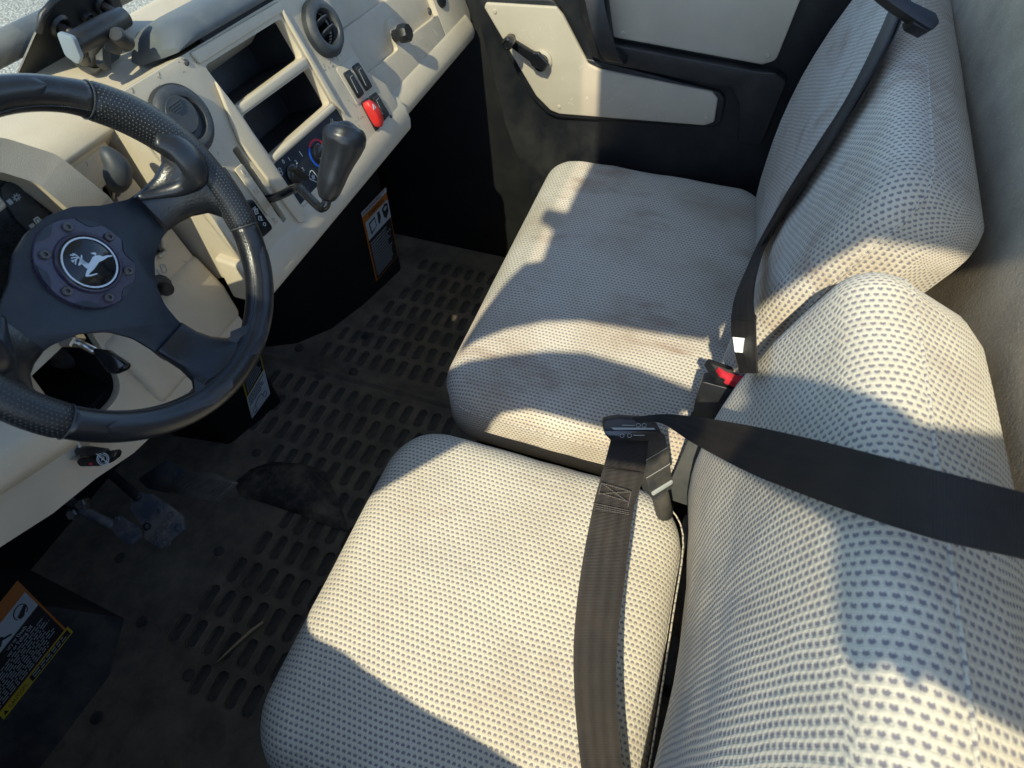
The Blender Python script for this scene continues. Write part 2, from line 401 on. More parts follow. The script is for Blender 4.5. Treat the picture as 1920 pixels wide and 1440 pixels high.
def pad(name, w, d, h, rc, fil, place, mat, parent, dome=.01, inner=9, uo=(0, 0), flip=1):
    """upholstered pad: place(a,b,c) maps local (across, along, out) to the cab"""
    bm = bmesh.new(); uvl = bm.loops.layers.uv.new('UVMap'); rings = []
    prof = [(.012, -h), (0, -h*.8), (0, -(h+fil)/2), (0, -fil*1.02)]; arc = [h*.9+.01, h*.7, (h-fil)/2, .0]
    NF = 8
    for k in range(1, NF+1):
        t = math.pi/2*k/NF; prof.append((fil*(1-math.cos(t)), -fil*(1-math.sin(t)))); arc.append(-fil*t)
    for (ins, z), ar in zip(prof, arc):
        ol = rrect(w-2*ins, d-2*ins, max(.012, rc-ins)); rings.append([(p[0], p[1], z, ar) for p in ol])
    base = rings[-1]; a_end = arc[-1]; NN = len(base); nrm = []
    for i in range(NN):
        p, q = base[i-1], base[(i+1) % NN]; t = V((q[0]-p[0], q[1]-p[1])); t = t.normalized() if t.length > 1e-9 else V((0, 1)); nrm.append((t.y, -t.x))
    rings = [[(a, b, z, (base[i][0]+nrm[i][0]*(ar-a_end), base[i][1]+nrm[i][1]*(ar-a_end))) for i, (a, b, z, ar) in enumerate(rg)] for rg in rings]
    base = rings[-1]
    for k in range(1, inner+1):
        s = 1-k/(inner+.35); rings.append([(a*s, b*s, z, (u[0]*s, u[1]*s)) for a, b, z, u in base])
    VR = []
    for rg in rings:
        row = []
        for a, b, z, u in rg:
            q = max(abs(a)/(w/2), 0); e = max(abs(b)/(d/2), 0)
            zz = z + (dome*(1-min(1, q)**2)*(1-min(1, e)**2) if z > -fil*1.01 else 0)
            row.append((bm.verts.new(place(a, b, zz)), u))
        VR.append(row)
    N = len(VR[0])
    def face(q):
        f = bm.faces.new([v for v, u in q])
        for lp, (v, u) in zip(f.loops, q): lp[uvl].uv = (u[0]*flip+uo[0], u[1]+uo[1])
    for A, B in zip(VR, VR[1:]):
        for k in range(N): face((A[k], A[(k+1) % N], B[(k+1) % N], B[k]))
    face(VR[-1])
    pts = [VR[3][k][0].co.copy() for k in range(N)]; keep = [p for i, p in enumerate(pts) if (p-pts[i-1]).length > 1e-4]
    o = emit(name, bm, mat, parent, ang=70)
    ctr = sum(keep, V((0, 0, 0)))/len(keep); tube('piping', keep, .0019, mat, o, n=6, closed=True)
    return o
def text(name, body, pl, a, b, size, mat, parent, c=.0006, rot=0.0, th=.0004, align='CENTER', sx=1.0):
    cu = bpy.data.curves.new(name, 'FONT'); cu.body = body; cu.size = size; cu.align_x = align; cu.align_y = 'CENTER'; cu.extrude = th/2; cu.resolution_u = 3
    t = bpy.data.objects.new(name, cu); sc.collection.objects.link(t)
    me = bpy.data.meshes.new_from_object(t); bpy.data.objects.remove(t); bpy.data.curves.remove(cu)
    cr, sr = math.cos(rot), math.sin(rot); off = org(parent)
    for v in me.vertices:
        x, y = v.co.x*sx, v.co.y; v.co = pl.p(a + x*cr - y*sr, b + x*sr + y*cr, c + v.co.z) - off
    me.materials.clear(); me.materials.append(mat)
    o = bpy.data.objects.new(name, me); link(o, parent); ORG[o.name] = off; return o
def polys(name, pl, lst, mat, parent, c=.0008, th=.0006):
    """flat printed shapes joined into one print"""
    bm = bmesh.new()
    for pts in lst:
        A = loopverts(bm, [pl.p(a, b, c) for a, b in pts]); f = bm.faces.new(A)
        ex = bmesh.ops.extrude_face_region(bm, geom=[f]); bmesh.ops.translate(bm, verts=[g for g in ex['geom'] if isinstance(g, bmesh.types.BMVert)], vec=-pl.n*th)
    o = emit(name, bm, mat, parent, smooth=False)
    if len(lst) > 1: o['kind'] = 'stuff'
    return o
def stroke(pts, w, closed=False):
    """polyline to little quads"""
    out = []; P = [V(p).to_2d() for p in pts]; n = len(P)
    for i in range(n if closed else n-1):
        a, b = P[i], P[(i+1) % n]; t = (b-a)
        if t.length < 1e-7: continue
        t.normalize(); nn = V((-t.y, t.x))*w/2; e = t*w*.3
        out.append([tuple(a-e-nn), tuple(b+e-nn), tuple(b+e+nn), tuple(a-e+nn)])
    return out
def circ(a, b, r, n=20, a0=0, a1=360): return [(a + r*math.cos(rad(a0+(a1-a0)*k/n)), b + r*math.sin(rad(a0+(a1-a0)*k/n))) for k in range(n + (0 if a1-a0 >= 360 else 1))]
def rect(a0, b0, a1, b1): return [(a0, b0), (a1, b0), (a1, b1), (a0, b1)]

# ================================================================== SETTING
bm = bmesh.new(); bm.faces.new(loopverts(bm, [(-60, -60, -.55), (60, -60, -.55), (60, 60, -.55), (-60, 60, -.55)]))
g = emit('ground', bm, GRAVEL, smooth=False); g['kind'] = 'structure'

# front profile of the seat backs
def spine(pts):
    L = [0]; P = [V((0, *p)) for p in pts]; S = smoothpath(P, 10)
    for a, b in zip(S, S[1:]): L.append(L[-1]+(b-a).length)
    def at(b):
        b = max(0, min(L[-1]-1e-6, b)); i = max(k for k in range(len(L)) if L[k] <= b); i = min(i, len(S)-2)
        t = (b-L[i])/(L[i+1]-L[i]); p = S[i].lerp(S[i+1], t); tg = (S[i+1]-S[i]).normalized(); return p, V((0, -tg.z, tg.y)) * -1
    return at, L[-1]
bsp, bl = spine([(-.440, .360), (-.428, .42), (-.421, .50), (-.421, .60), (-.432, .70), (-.455, .79), (-.480, .86), (-.510, .925), (-.535, .975)])
def dish(x, z):
    """hollow of the seat backs between their side bolsters"""
    xc, w, dp = (-.238, .535, .028) if x < .045 else (.447, .75, .036)
    q = min(1, abs(x-xc)/(w/2)); return dp*(1-q*q)**1.3*max(0, min(1, (.90-z)/.25))
def setback(x): return .048*max(0, min(1, (x-.07)/.73)) if x > .05 else 0
def onback(px, py, out=.012):
    best = None
    for i in range(0, 520):
        d = .25+i*.0025; p = depth(px, py, d)
        for_z = None
        # distance to the front surface of the bench back
        k = min(range(0, 55), key=lambda j: abs(bsp(j*.01)[0].z-p.z)); s, n = bsp(k*.01); n = n if n.y > 0 else -n
        h = (V((0, p.y, p.z))-V((0, s.y, s.z))).dot(n)
        if h < out - dish(p.x, p.z) - setback(p.x): return p
    return depth(px, py, 1.2)
def castback(px_pts, plane_x):
    """the same for a shade edge that lies on the seat backs"""
    out = []
    for px, py in px_pts:
        p = onback(px, py, .002); out.append(p - SUN*((p.x-plane_x)/SUN.x))
    return out
# cab shell: roof, pillars and rear panel that close the cab above the picture and shade it
def cast(px_pts, z, plane_x=None, plane_z=None):
    """where the sun ray that ends at a shade edge on a level surface comes in through the cab side or roof"""
    out = []
    for px, py in px_pts:
        p = Plane((0, 0, z), (1, 0, 0), (0, 1, 0)).sight(px, py)
        t = ((p.x-plane_x)/SUN.x) if plane_x is not None else ((p.z-plane_z)/SUN.z); out.append(p - SUN*t)
    return out
SIDE = Plane((-.70, 0, 0), (0, 1, 0), (0, 0, 1))
roof = thing('cab_roof', 'pale cab roof panel above the seats', 'roof', (0.1, -.3, 1.80))
rf = cast([(1120, 285), (1085, 355), (1020, 400), (1045, 420), (1020, 490), (985, 495), (920, 560), (865, 640)], .42, plane_z=1.80)
rt = Plane((0, 0, 1.80), (1, 0, 0), (0, 1, 0))
front = sorted([(p.x, p.y) for p in rf if p.x > -.69])
plate('roof_panel', rt, [(-.69, -.80), (1.0, -.80), (1.0, front[-1][1])] + front[::-1] + [(-.69, front[0][1])], .04, ROOFGREY, roof, c=.02)
# unseen side rail, outline shaped to cast the shade edges on bench and wall
top_edge = [(p.y, p.z) for p in cast([(865, 640), (905, 618), (960, 598), (1030, 584), (1100, 583), (1250, 607), (1390, 655)], .42, plane_x=-.70)]
top_edge[-1] = (-.345, 1.530)
top_edge += [(p.y, p.z+.042) for p in castback([(1500, 532), (1590, 477), (1680, 430), (1760, 418)], -.70)]
for px, py in ((1800, 500), (1860, 465), (1920, 430)):
    p = Plane((0, -.665, 0), (1, 0, 0), (0, 0, 1)).sight(px, py); p = p - SUN*((p.x+.70)/SUN.x); top_edge.append((min(p.y, top_edge[-1][0]-.01), p.z))
fb = [(p.y, p.z) for p in cast([(905, 585), (950, 530), (985, 495), (1020, 490), (1045, 420), (1020, 400), (1085, 355)], .42, plane_x=-.70)]
fb = [q for q in fb if q[1] < 1.80]
plate('shade_rail', SIDE, top_edge + [(-.80, top_edge[-1][1]), (-.80, 1.81), (fb[-1][0], 1.81)] + fb[::-1], .03, DARKTRIM, roof)
# added unseen panels on the driver's side, shaped to shade the cab
screens = thing('shade_screens', 'added unseen dark panels beside the camera that shade the cab', 'door', (-.70, 0, 0))
low = [(p.y, p.z) for p in cast([(540, 1170), (650, 1220), (760, 1290), (990, 1440)], .42, plane_x=-.73)]
S2 = Plane((-.73, 0, 0), (0, 1, 0), (0, 0, 1))
plate('low_shade_panel', S2, [(-.8, -.2), (.62, -.2), (.62, 1.15), (.42, 1.28), (.34, 1.34), (.24, 1.44), (.13, 1.40), (.13, 1.12), (.10, .86), (.07, low[0][1]+.01)] + low + [(-.8, low[-1][1])], .03, DARKTRIM, screens)  # added; top edge shaped to shade the driver cushion, wheel and footwell
mid = [(p.y, p.z) for p in cast([(820, 697), (880, 676), (960, 664), (1030, 658), (1100, 661), (1200, 690), (1300, 730)], .42, plane_x=-.73)]
lo2 = [(p.y, p.z) for p in cast([(885, 800), (910, 775), (945, 752), (1000, 744), (1080, 763), (1160, 785), (1240, 800)], .42, plane_x=-.73)]
plate('shade_bar', S2, mid + lo2[::-1] + [(.115, .97), (.14, 1.10)], .03, DARKTRIM, screens)  # added; outline shaped to cast the shade band across the bench cushion
up3 = [(p.y, p.z) for p in castback([(1340, 700), (1400, 695), (1500, 705), (1640, 740), (1780, 790), (1850, 830)], -.765)]
dn3 = [(p.y, p.z) for p in castback([(1330, 815), (1420, 855), (1500, 885), (1566, 915), (1560, 960), (1557, 1050), (1568, 1125), (1612, 1176), (1700, 1196), (1800, 1200), (1850, 1200)], -.765)]
up3.append((up3[-1][0]-.10, up3[-1][1]+.01)); dn3[-2:] = [(a, b-.03) for a, b in dn3[-2:]]; dn3.append((up3[-1][0]-.03, dn3[-1][1]-.06))
S3 = Plane((-.765, 0, 0), (0, 1, 0), (0, 0, 1))
plate('patch_blocker', S3, up3 + dn3[::-1], .03, DARKTRIM, screens)  # added unseen plate, shaped to cast the shade patch on the driver backrest
wall = thing('rear_wall', 'grey felt rear cab panel behind the seat backs', 'wall panel', (.15, -.68, 0))
RW = Plane((0, -.665, 0), (1, 0, 0), (0, 0, 1))
plate('panel', RW, [(-.75, -.1), (1.05, -.1), (1.05, 1.02), (-.75, 1.02)], .03, FELT, wall)
tube('loose_thread', smoothpath([RW.sight(1867, 278, .002), RW.sight(1858, 290, .002), RW.sight(1848, 303, .002), RW.sight(1852, 309, .002), RW.sight(1862, 307, .002)], 4), .0006, BLACK, wall, n=5)
q = [RW.sight(*p, .004) for p in [(1905, 0), (1925, 0), (1925, 60), (1915, 40)]]
prism('edge_trim', q, (0, .004, 0), BLACK, wall)

# ------------------------------------------------------------------ windscreen with black band
ws = thing('windscreen', 'tinted windscreen with black printed band behind the dash', 'windscreen', (.1, .425, .905))
plate('glass', GL, rect(-.75, -.02, 1.0, .80), .004, GLASS, ws)
band = [GL.ab(*p, .003) for p in [(33, 142), (62, 75), (97, 0), (108, -40), (212, -40), (232, 20), (243, 55), (200, 75), (150, 110), (105, 142)]]
fr = plate('frit_patch', GL, band, .002, BLACK, ws, c=.003)
teeth = []
for k in range(46):
    t = k/45; a = V(GL.ab(34+(98-34)*t, 142+(0-142)*t, .003)); d = V((-1, -.25)).normalized()*.0022; e = (V(GL.ab(98, 0, .003))-V(GL.ab(34, 142, .003))).normalized()*.0011
    teeth.append([tuple(a-e+V((.002, 0))), tuple(a+d), tuple(a+e+V((.002, 0)))])
polys('frit_teeth', GL, teeth, BLACK, ws, c=.003, th=.001)
rim = [GL.ab(*p, .006) for p in [(72, 60), (80, 28), (100, 5), (130, -14), (200, -14)]]
tube('raised_lip', [GL.p(a, b, .006) for a, b in [tuple(v) for v in [V((x, y)) for x, y in rim]]], .004, BLACK, ws, n=8)
for (px, py), r in (((117, 52), .0135), ((168, 36), .008), ((197, 12), .013)):
    a, b = GL.ab(px, py, .008); lathe('bush', GL, [(r, .0), (r, .006), (r*.8, .009), (r*.62, .008), (r*.55, .003), (0, .003)], BLACK, ws, a, b, 24)
    tube('stud', [GL.p(a, b, .004), GL.p(a+.006, b-.004, .026)], r*.32, BOLT, ws, n=10)
sw_ = [GL.ab(*p, .004) for p in [(236, 66), (250, 60), (275, 38), (300, 22), (340, 6), (380, -10), (380, -4), (345, 12), (305, 29), (280, 46), (258, 66)]]
plate('rubber_seal', GL, sw_, .008, BLACK, ws, c=.010)
zz = []
for k in range(22):
    t = k/21; x, y = 262+(345-262)*t, 55+(8-55)*t**.9; a = V(GL.ab(x, y, .012)); dx = .0028*(1 if k % 2 else -1); zz.append(tuple(a + V((0, dx))))
polys('seal_stitch', GL, stroke(zz, .0012), GREYPRINT, ws, c=.0125)
# windscreen latch handle
lt = thing('windscreen_latch', 'black latch grip with pale end cap at the windscreen base', 'latch', depth(170, 110, .69))
g0, g1 = depth(136, 84, .625), depth(232, 32, .675); ax = (g1-g0).normalized()
tube('grip', [g0, g0.lerp(g1, .3), g0.lerp(g1, .7), g1], [.0112, .0116, .0116, .0105], BLACK, lt, n=20)
side = ax.cross(FW).normalized(); CP = Plane(g0 - ax*.003, side, ax.cross(side) if ax.cross(side).dot(DN) < 0 else -ax.cross(side))
if CP.n.dot(ax) > 0: CP = Plane(CP.o, -CP.u, CP.v)
plate('end_cap', CP, rp([(-.0095, .0125), (.0095, .0125), (.0105, -.008), (.003, -.0185), (-.0098, -.0125)], .0055), .006, SILVER, lt, c=.003, bev=.0015)
tube('front_leg', smoothpath([depth(144, 96, .632), depth(152, 104, .645), depth(158, 114, .662)], 4), [.0085]*4+[.007]*4+[.005], BLACK, lt, n=12)
tube('rear_leg', smoothpath([depth(214, 45, .668), depth(214, 70, .670), depth(212, 95, .676)], 4), [.0105]*5+[.0085]*4, DUSTYBLACK, lt, n=12)
PV = Plane(depth(222, 68, .655), RX, -DN); lathe('pivot_cap', PV, [(0, .005), (.0075, .005), (.009, .003), (.009, -.015)], BLACK, lt, n=24)
tube('hook', [depth(187, 62, .668), depth(172, 92, .672), depth(165, 116, .680)], .0085, DUSTYBLACK, lt, n=12)
box_ = [depth(x, y, .672) for x, y in [(178, 90), (192, 87), (193, 118), (179, 122)]]; prism('striker_block', box_, FW*.015, DARKTRIM, lt, .001)
DK = Plane((0, .385, .9045), (1, 0, 0), (0, .96, .28)); DK.n = -DK.n if DK.n.z < 0 else DK.n
pts = [(DK.sight(x, y, .004)-DK.o) for x, y in [(133, 112), (150, 126), (168, 136), (182, 134), (222, 104), (225, 96), (200, 92), (150, 100)]]
plate('base_plate', DK, rp([(p.dot(DK.u), p.dot(DK.v)) for p in pts], .004), .004, DUSTYBLACK, lt, c=.004, bev=.001)
for px, py in ((160, 117), (196, 120)):
    p = DK.sight(px, py, .006)-DK.o; lathe('bolt_head', DK, [(0, .010), (.0055, .010), (.006, .008), (.006, .004)], BOLT, lt, p.dot(DK.u), p.dot(DK.v), 6)
# bonnet bar seen through the glass
hb = thing('bonnet_bar', 'blue grey bonnet edge seen through the windscreen', 'bonnet', (.2, .75, .8))
BP = Plane((0, .66, 0), (1, 0, 0), (0, 0, 1))
a0, a1 = BP.sight(-40, 110), BP.sight(60, 62); zz = (a0.z+a1.z)/2
tube('edge_tube', [(-.7, .66, zz+.006), (.1, .66, zz), (1.1, .66, zz-.008)], .020, PADGREY, hb, n=16)

# ================================================================== DASHBOARD
dash = thing('dashboard', 'beige plastic dashboard with centre stack, vents and switches', 'dashboard', (.18, .25, .62))
# upper deck
deck_lo = .885
prof = [(.322, .868), (.332, .882), (.345, .888), (.43, .912), (.435, .88), (.35, .84)]
prism('upper_deck', [(-.70, y, z) for y, z in prof], (1.56, 0, 0), BEIGE, dash, .004, 3)
# driver's panel with openings
colhole = rp([(-.300, -.155), (-.222, -.160), (-.185, -.02), (-.258, .01)], .036, 8)
key = [D.ab(*p) for p in [(268, 420), (278, 427), (291, 444), (299, 435), (303, 448), (304, 463), (311, 471), (296, 482), (262, 450), (255, 440)]]
stalkhole = [D.ab(165+46+14*math.cos(t*.524), 362+18*math.sin(t*.524)) for t in range(12)]
stalkhole = [D.ab(*p) for p in [(192, 352), (198, 346), (206, 347), (214, 356), (219, 367), (222, 378), (210, 382), (200, 372), (193, 362)]]
drv = [(-.62, .083), (-.62, D.ab(-60, 1062)[1]), D.ab(0, 1026), D.ab(100, 962), D.ab(180, 897), D.ab(250, 850), (-.235, -.228), (-.034, -.228), (-.034, .083)]
plate('driver_panel', D, rp(drv, .012), .012, BEIGE, dash, holes=[colhole, key, stalkhole], bev=.003, seg=3)
tube('panel_roll', [D.p(-.66, .070, -.012), D.p(-.046, .070, -.012)], .0165, BEIGE, dash, n=24)
for nm, pl_, hole, dp in (('column_cavity', D, colhole, .12), ('lever_cavity', D, stalkhole, .05), ('switch_cavity', D, key, .05)):
    bm = bmesh.new(); A = loopverts(bm, [pl_.p(a, b, -.0115) for a, b in hole]); B = loopverts(bm, [pl_.p(a, b, -dp) for a, b in hole])
    for i in range(len(A)): bm.faces.new((A[i-1], A[i], B[i], B[i-1]))
    bm.faces.new(B); emit(nm, bm, VOID, dash, smooth=False)
# raised rim round the empty switch opening
kr = [D.p(*D.ab(*p), .002) for p in [(268, 420), (278, 427), (291, 444), (299, 435), (303, 448), (304, 463), (311, 471), (296, 482)]]
tube('opening_lip', kr, .0028, BEIGE, dash, n=8)
# knee panel under the column
KP = Plane((-.33, .255, .63), (1, 0, 0), (0, -.30, .95))
prism('knee_panel', [(-.60, y, z) for y, z in [(.285, .792), (.258, .776), (.236, .782), (.216, .808), (.216, .840), (.255, .872), (.30, .872)]], (.285, 0, -.102), BEIGE, dash, .008, 3)
prism('knee_bolster', [(-.205, y, z) for y, z in [(.30, .60), (.275, .585), (.262, .60), (.266, .650), (.290, .70), (.31, .70)]], (.175, 0, 0), BEIGE, dash, .007, 3)
# cluster hood
hood_out = [(-.41, -.06), (-.41, .075), (-.385, .118), (-.33, .140), (-.20, .140), (-.150, .126), (-.118, .090), (-.100, .030), (-.092, -.06)]
hood_in = [(-.385, -.05), (-.385, .07), (-.365, .100), (-.32, .118), (-.21, .118), (-.172, .104), (-.152, .080), (-.138, .020), (-.132, -.05)]
bm = bmesh.new(); ho = rp(hood_out, .03, 5); hi = rp(hood_in, .025, 5)
O0 = loopverts(bm, [D.p(a, b, -.02) for a, b in ho]); O1 = loopverts(bm, [D.p(a, b, .050-.25*max(0, .05-b)) for a, b in ho])
I1 = loopverts(bm, [D.p(a, b, .046-.25*max(0, .05-b)) for a, b in hi]); I0 = loopverts(bm, [D.p(a*1.0, b, .004) for a, b in hi])
n_ = min(len(ho), len(hi))
for i in range(n_):
    for A, B in ((O0, O1), (O1, I1), (I1, I0)): bm.faces.new((A[i-1], A[i], B[i], B[i-1]))
es = [e for e in bm.edges if len(e.link_faces) == 2 and e.calc_face_angle(0) > rad(40) and all(v in O1 or v in I1 for v in e.verts)]
bmesh.ops.bevel(bm, geom=es, offset=.006, segments=3, affect='EDGES', profile=.5)
hood = emit('cluster_hood', bm, BEIGE, dash, ang=45)
clu = plate('display_face', D, rp(hood_in, .025, 5), .004, LCD, dash, c=.010)
KEYP = D.off(.014)
kpts = [KEYP.ab(*p) for p in [(-60, 330), (0, 345), (18, 335), (32, 338), (62, 368), (104, 415), (98, 426), (66, 446), (30, 410), (2, 370)]]
kp = plate('keypad', KEYP, [KEYP.ab(*p) for p in [(2, 352), (10, 343), (26, 340), (60, 372), (104, 416), (97, 427), (67, 446), (30, 410), (3, 368)]], .003, LCDKEY, clu, c=0)
def icon(px, py): return KEYP.ab(px, py)
def scr(pl, pts, c=0): return [pl.ab(x, y, c) for x, y in pts]
sun_i = []
cx, cy = 31, 370
sun_i += stroke(scr(KEYP, [(cx+4*math.cos(t*.785), cy+3.6*math.sin(t*.785)) for t in range(8)]), .0011, True)
for t in range(8): sun_i += stroke(scr(KEYP, [(cx+(5.5)*math.cos(t*.785), cy+5*math.sin(t*.785)), (cx+7.3*math.cos(t*.785), cy+6.8*math.sin(t*.785))]), .0011)
polys('brightness_icon', KEYP, sun_i, GREYPRINT, kp, c=.0006)
info = stroke(scr(KEYP, [(63, 412), (70, 407), (80, 416), (79, 422), (73, 424), (65, 415)]), .0010, True) + stroke(scr(KEYP, [(70, 413), (75, 419)]), .0022)
polys('info_icon', KEYP, info, PWHITE, kp, c=.0006)
polys('key_pads', KEYP, [scr(KEYP, [(11, 377), (18, 372), (25, 380), (19, 385)]), scr(KEYP, [(53, 423), (61, 418), (67, 424), (59, 430)])], GREYPRINT, kp, c=.0006)
# horn style pictogram and lettering scribed on the driver's panel
pic = stroke([D.ab(*p, .0005) for p in [(163, 355), (172, 350), (174, 344), (170, 341), (165, 343), (166, 348), (177, 352), (178, 358), (174, 361), (168, 359)]], .0009)
polys('lever_pictogram', D, pic, GREYPRINT, dash, c=.0008)
pic = stroke([D.ab(*p, .0005) for p in [(302, 503), (300, 498), (304, 495), (309, 497), (313, 505), (311, 511), (306, 511), (302, 503), (308, 500)]], .0008) + stroke([D.ab(*p) for p in [(294, 506), (301, 515)]], .0022)
polys('socket_pictogram', D, pic, GREYPRINT, dash, c=.0008)
pic = stroke([D.ab(*p, .0005) for p in [(258, 514), (263, 520), (270, 520), (273, 527), (270, 532), (265, 528), (266, 522)]], .0009)
polys('key_pictogram', D, pic, GREYPRINT, dash, c=.0008)
# ignition socket knob
a, b = D.ab(312, 545, .012)
kn = lathe('ignition_socket', D, [(.0, .004), (.0175, .004), (.0185, .002), (.0185, -.006), (.0155, -.01)], DARKTRIM, dash, a, b, 40)
lathe('socket_cap', D, [(0, .016), (.0075, .016), (.0090, .012), (.0085, .004)], BLACK, kn, a+.002, b+.001, 20)
rb = []
for t in range(40):
    th = 2*math.pi*t/40; rb.append([(a+.0176*math.cos(th-.04), b+.0176*math.sin(th-.04)), (a+.0196*math.cos(th-.04), b+.0196*math.sin(th-.04)), (a+.0196*math.cos(th+.04), b+.0196*math.sin(th+.04)), (a+.0176*math.cos(th+.04), b+.0176*math.sin(th+.04))])
polys('socket_ribs', D, rb, DARKTRIM, kn, c=.0025, th=.008)

# ---- centre stack
st_out = [(-.022, -.098), (.085, -.100), (.415, -.100), (.439, -.083), (.434, -.043), (.400, -.008), (.392, .030), (.392, .140), (-.022, .150)]
so_ = rp(st_out, [.006, 0, .006, .008, .012, .012, .01, .01, .012], 3)
opU = rp([(.106, .127), (.274, .121), (.276, .068), (.112, .073)], .005, 2); opL = rp([(.112, .060), (.277, .053), (.279, -.003), (.115, .001)], .005, 2)
slot = rp([(.066, .038), (.078, .038), (.0765, -.074), (.066, -.074)], .003, 2)
hv = rp([(.110, -.009), (.291, -.015), (.294, -.082), (.112, -.080)], .004, 2)
stack = plate('centre_stack', F, so_, .014, BEIGE, dash, holes=[opU, opL, slot, hv, circ(.343, .081, .0224, 28)], bev=.0028, seg=3)
bm = bmesh.new(); A = loopverts(bm, [F.p(a, b, -.010) for a, b in so_]); B = loopverts(bm, [F.p(a, b, -.095) for a, b in so_])
for i in range(len(A)): bm.faces.new((A[i-1], A[i], B[i], B[i-1]))
emit('stack_side', bm, BEIGE, dash, ang=30)
def pocket(nm, pl, hole, d, mat, parent, c0=-.0135, grow=.0):
    bm = bmesh.new(); A = loopverts(bm, [pl.p(a, b, c0) for a, b in hole]); B = loopverts(bm, [pl.p(a, b, -d) for a, b in hole])
    for i in range(len(A)): bm.faces.new((A[i-1], A[i], B[i], B[i-1]))
    bm.faces.new(B); return emit(nm, bm, mat, parent, ang=30)
pocket('upper_pocket', F, opU, .085, BLACK, stack); pocket('lower_pocket', F, opL, .085, BLACK, stack)
pocket('gate_cavity', F, slot, .05, VOID, stack)
# projecting sills under both pockets, raised frame edges
def sill(nm, a0, a1, b0, b1, h):
    bm = bmesh.new(); P = [(a0, b0), (a1, b0-.006)]
    A = loopverts(bm, [F.p(a0, b0, -.012), F.p(a0, b0, h), F.p(a0, b1, h), F.p(a0, b1, -.012)]); B = loopverts(bm, [F.p(a1, b0-.006, -.012), F.p(a1, b0-.006, h), F.p(a1, b1-.006, h), F.p(a1, b1-.006, -.012)])
    bm.faces.new(A); bm.faces.new(B)
    for i in range(4): bm.faces.new((A[i-1], A[i], B[i], B[i-1]))
    bmesh.ops.recalc_face_normals(bm, faces=bm.faces); soft(bm, .0035, 3); return emit(nm, bm, BEIGE, stack)
sill('pocket_sill', .112, .279, .0735, .0605, .003); sill('pocket_sill', .114, .283, .0015, -.0085, .004)
prism('gate_ridge', [F.p(a, b, .0) for a, b in [(.080, .040), (.104, .110), (.109, .070), (.109, -.082), (.098, -.094), (.088, -.090)]], F.n*.006, BEIGE, stack, .0025, 3)
prism('pocket_edge', [F.p(a, b, .0) for a, b in [(.278, .126), (.2835, .130), (.293, -.006), (.296, -.030), (.2865, -.010), (.2815, .0)]], F.n*.005, BEIGE, stack, .002, 3)
prism('pocket_header', [F.p(a, b, .0) for a, b in [(.100, .131), (.282, .126), (.284, .139), (.096, .146)]], F.n*.004, BEIGE, stack, .002, 3)
# gear gate letters
prism('gate_plate', [F.p(a, b, 0) for a, b in rp([(.049, .020), (.0645, .020), (.0645, -.050), (.049, -.050)], .002, 2)], F.n*.0035, BEIGE, stack, .0012)
for s, b in (('L', .010), ('H', -.017), ('N', -.040), ('R', -.063)): text('gate_letter', s, F, .0570, b, .0125, BEIGE, stack, c=.0042 if b > -.05 else .0006, th=.0014, rot=rad(-4))
# climate panel
hp = plate('climate_panel', F, hv, .004, NAVY, dash, c=-.004)
HF = F.off(-.004)
def knob(nm, a, b, r, rot, mat, h=.018):
    k = lathe(nm, HF, [(r*1.18, 0), (r*1.16, .004), (r, .005), (r*.94, h*.55), (r*.7, h*.62), (0, h*.62)], mat, hp, a, b, 32)
    u = V((math.cos(rot), math.sin(rot))); v = V((-u.y, u.x)); gp = []
    for x, y in rp([(-r*1.12, -r*.20), (r*1.12, -r*.28), (r*1.12, r*.28), (-r*1.12, r*.20)], r*.2, 3): gp.append((a+u.x*x+v.x*y, b+u.y*x+v.y*y))
    plate('knob_grip', HF, gp, h*.7, mat, k, c=h, bev=.0022, seg=3); return k
ka, kb = HF.ab(550, 328); knob('fan_knob', ka, kb, .0125, rad(-62), GLOSS)
ta, tb = HF.ab(598, 288); knob('heat_knob', ta, tb, .0125, rad(20), GLOSS)
def arcband(a, b, r0, r1, t0, t1, n=22):
    e = t1-.001 if t1-t0 >= 360 else t1; A = circ(a, b, r1, n, t0, e); B = circ(a, b, r0, n, t0, e); return [[A[i], A[i+1], B[i+1], B[i]] for i in range(n)]
polys('cold_arc', HF, arcband(ta, tb, .0180, .0212, 128, 262), BLUE, hp, c=.0006)
polys('warm_arc', HF, arcband(ta, tb, .0180, .0212, 20, 124), CRIM, hp, c=.0006)
for s, (x, y) in (('0', (530.8, 303.3)), ('1', (541.7, 298.3)), ('2', (555, 304.2)), ('3', (568, 318))):
    a, b = HF.ab(x, y); text('speed_figure', s, HF, a, b, .0082, PWHITE, hp)
polys('arrow_mark', HF, stroke([HF.ab(561, 284), HF.ab(567, 293)], .0010), PWHITE, hp, c=.0006)
fa, fb = HF.ab(523.5, 322.5); fanp = []
for t in range(4):
    th = t*math.pi/2+.5; fanp += stroke(circ(fa+.0034*math.cos(th), fb+.0034*math.sin(th), .0026, 10), .0007, True)
polys('fan_icon', HF, fanp, PWHITE, hp, c=.0006)
sa, sb = HF.ab(586, 331); tri = rp([(sa-.0105, sb+.0035), (sa+.006, sb+.0095), (sa+.008, sb-.0095), (sa+.002, sb-.0115)], .005, 4)
polys('snow_button_ring', HF, stroke(tri, .0010, True), PWHITE, hp, c=.0010)
snow = []
for t in range(6): snow += stroke([(sa+.0012*math.cos(t*1.047), sb-.001+.0012*math.sin(t*1.047)), (sa+.0038*math.cos(t*1.047), sb-.001+.0038*math.sin(t*1.047))], .0007)
polys('snow_icon', HF, snow + stroke(circ(sa, sb-.001, .0020, 8), .0006, True), PWHITE, hp, c=.0010)
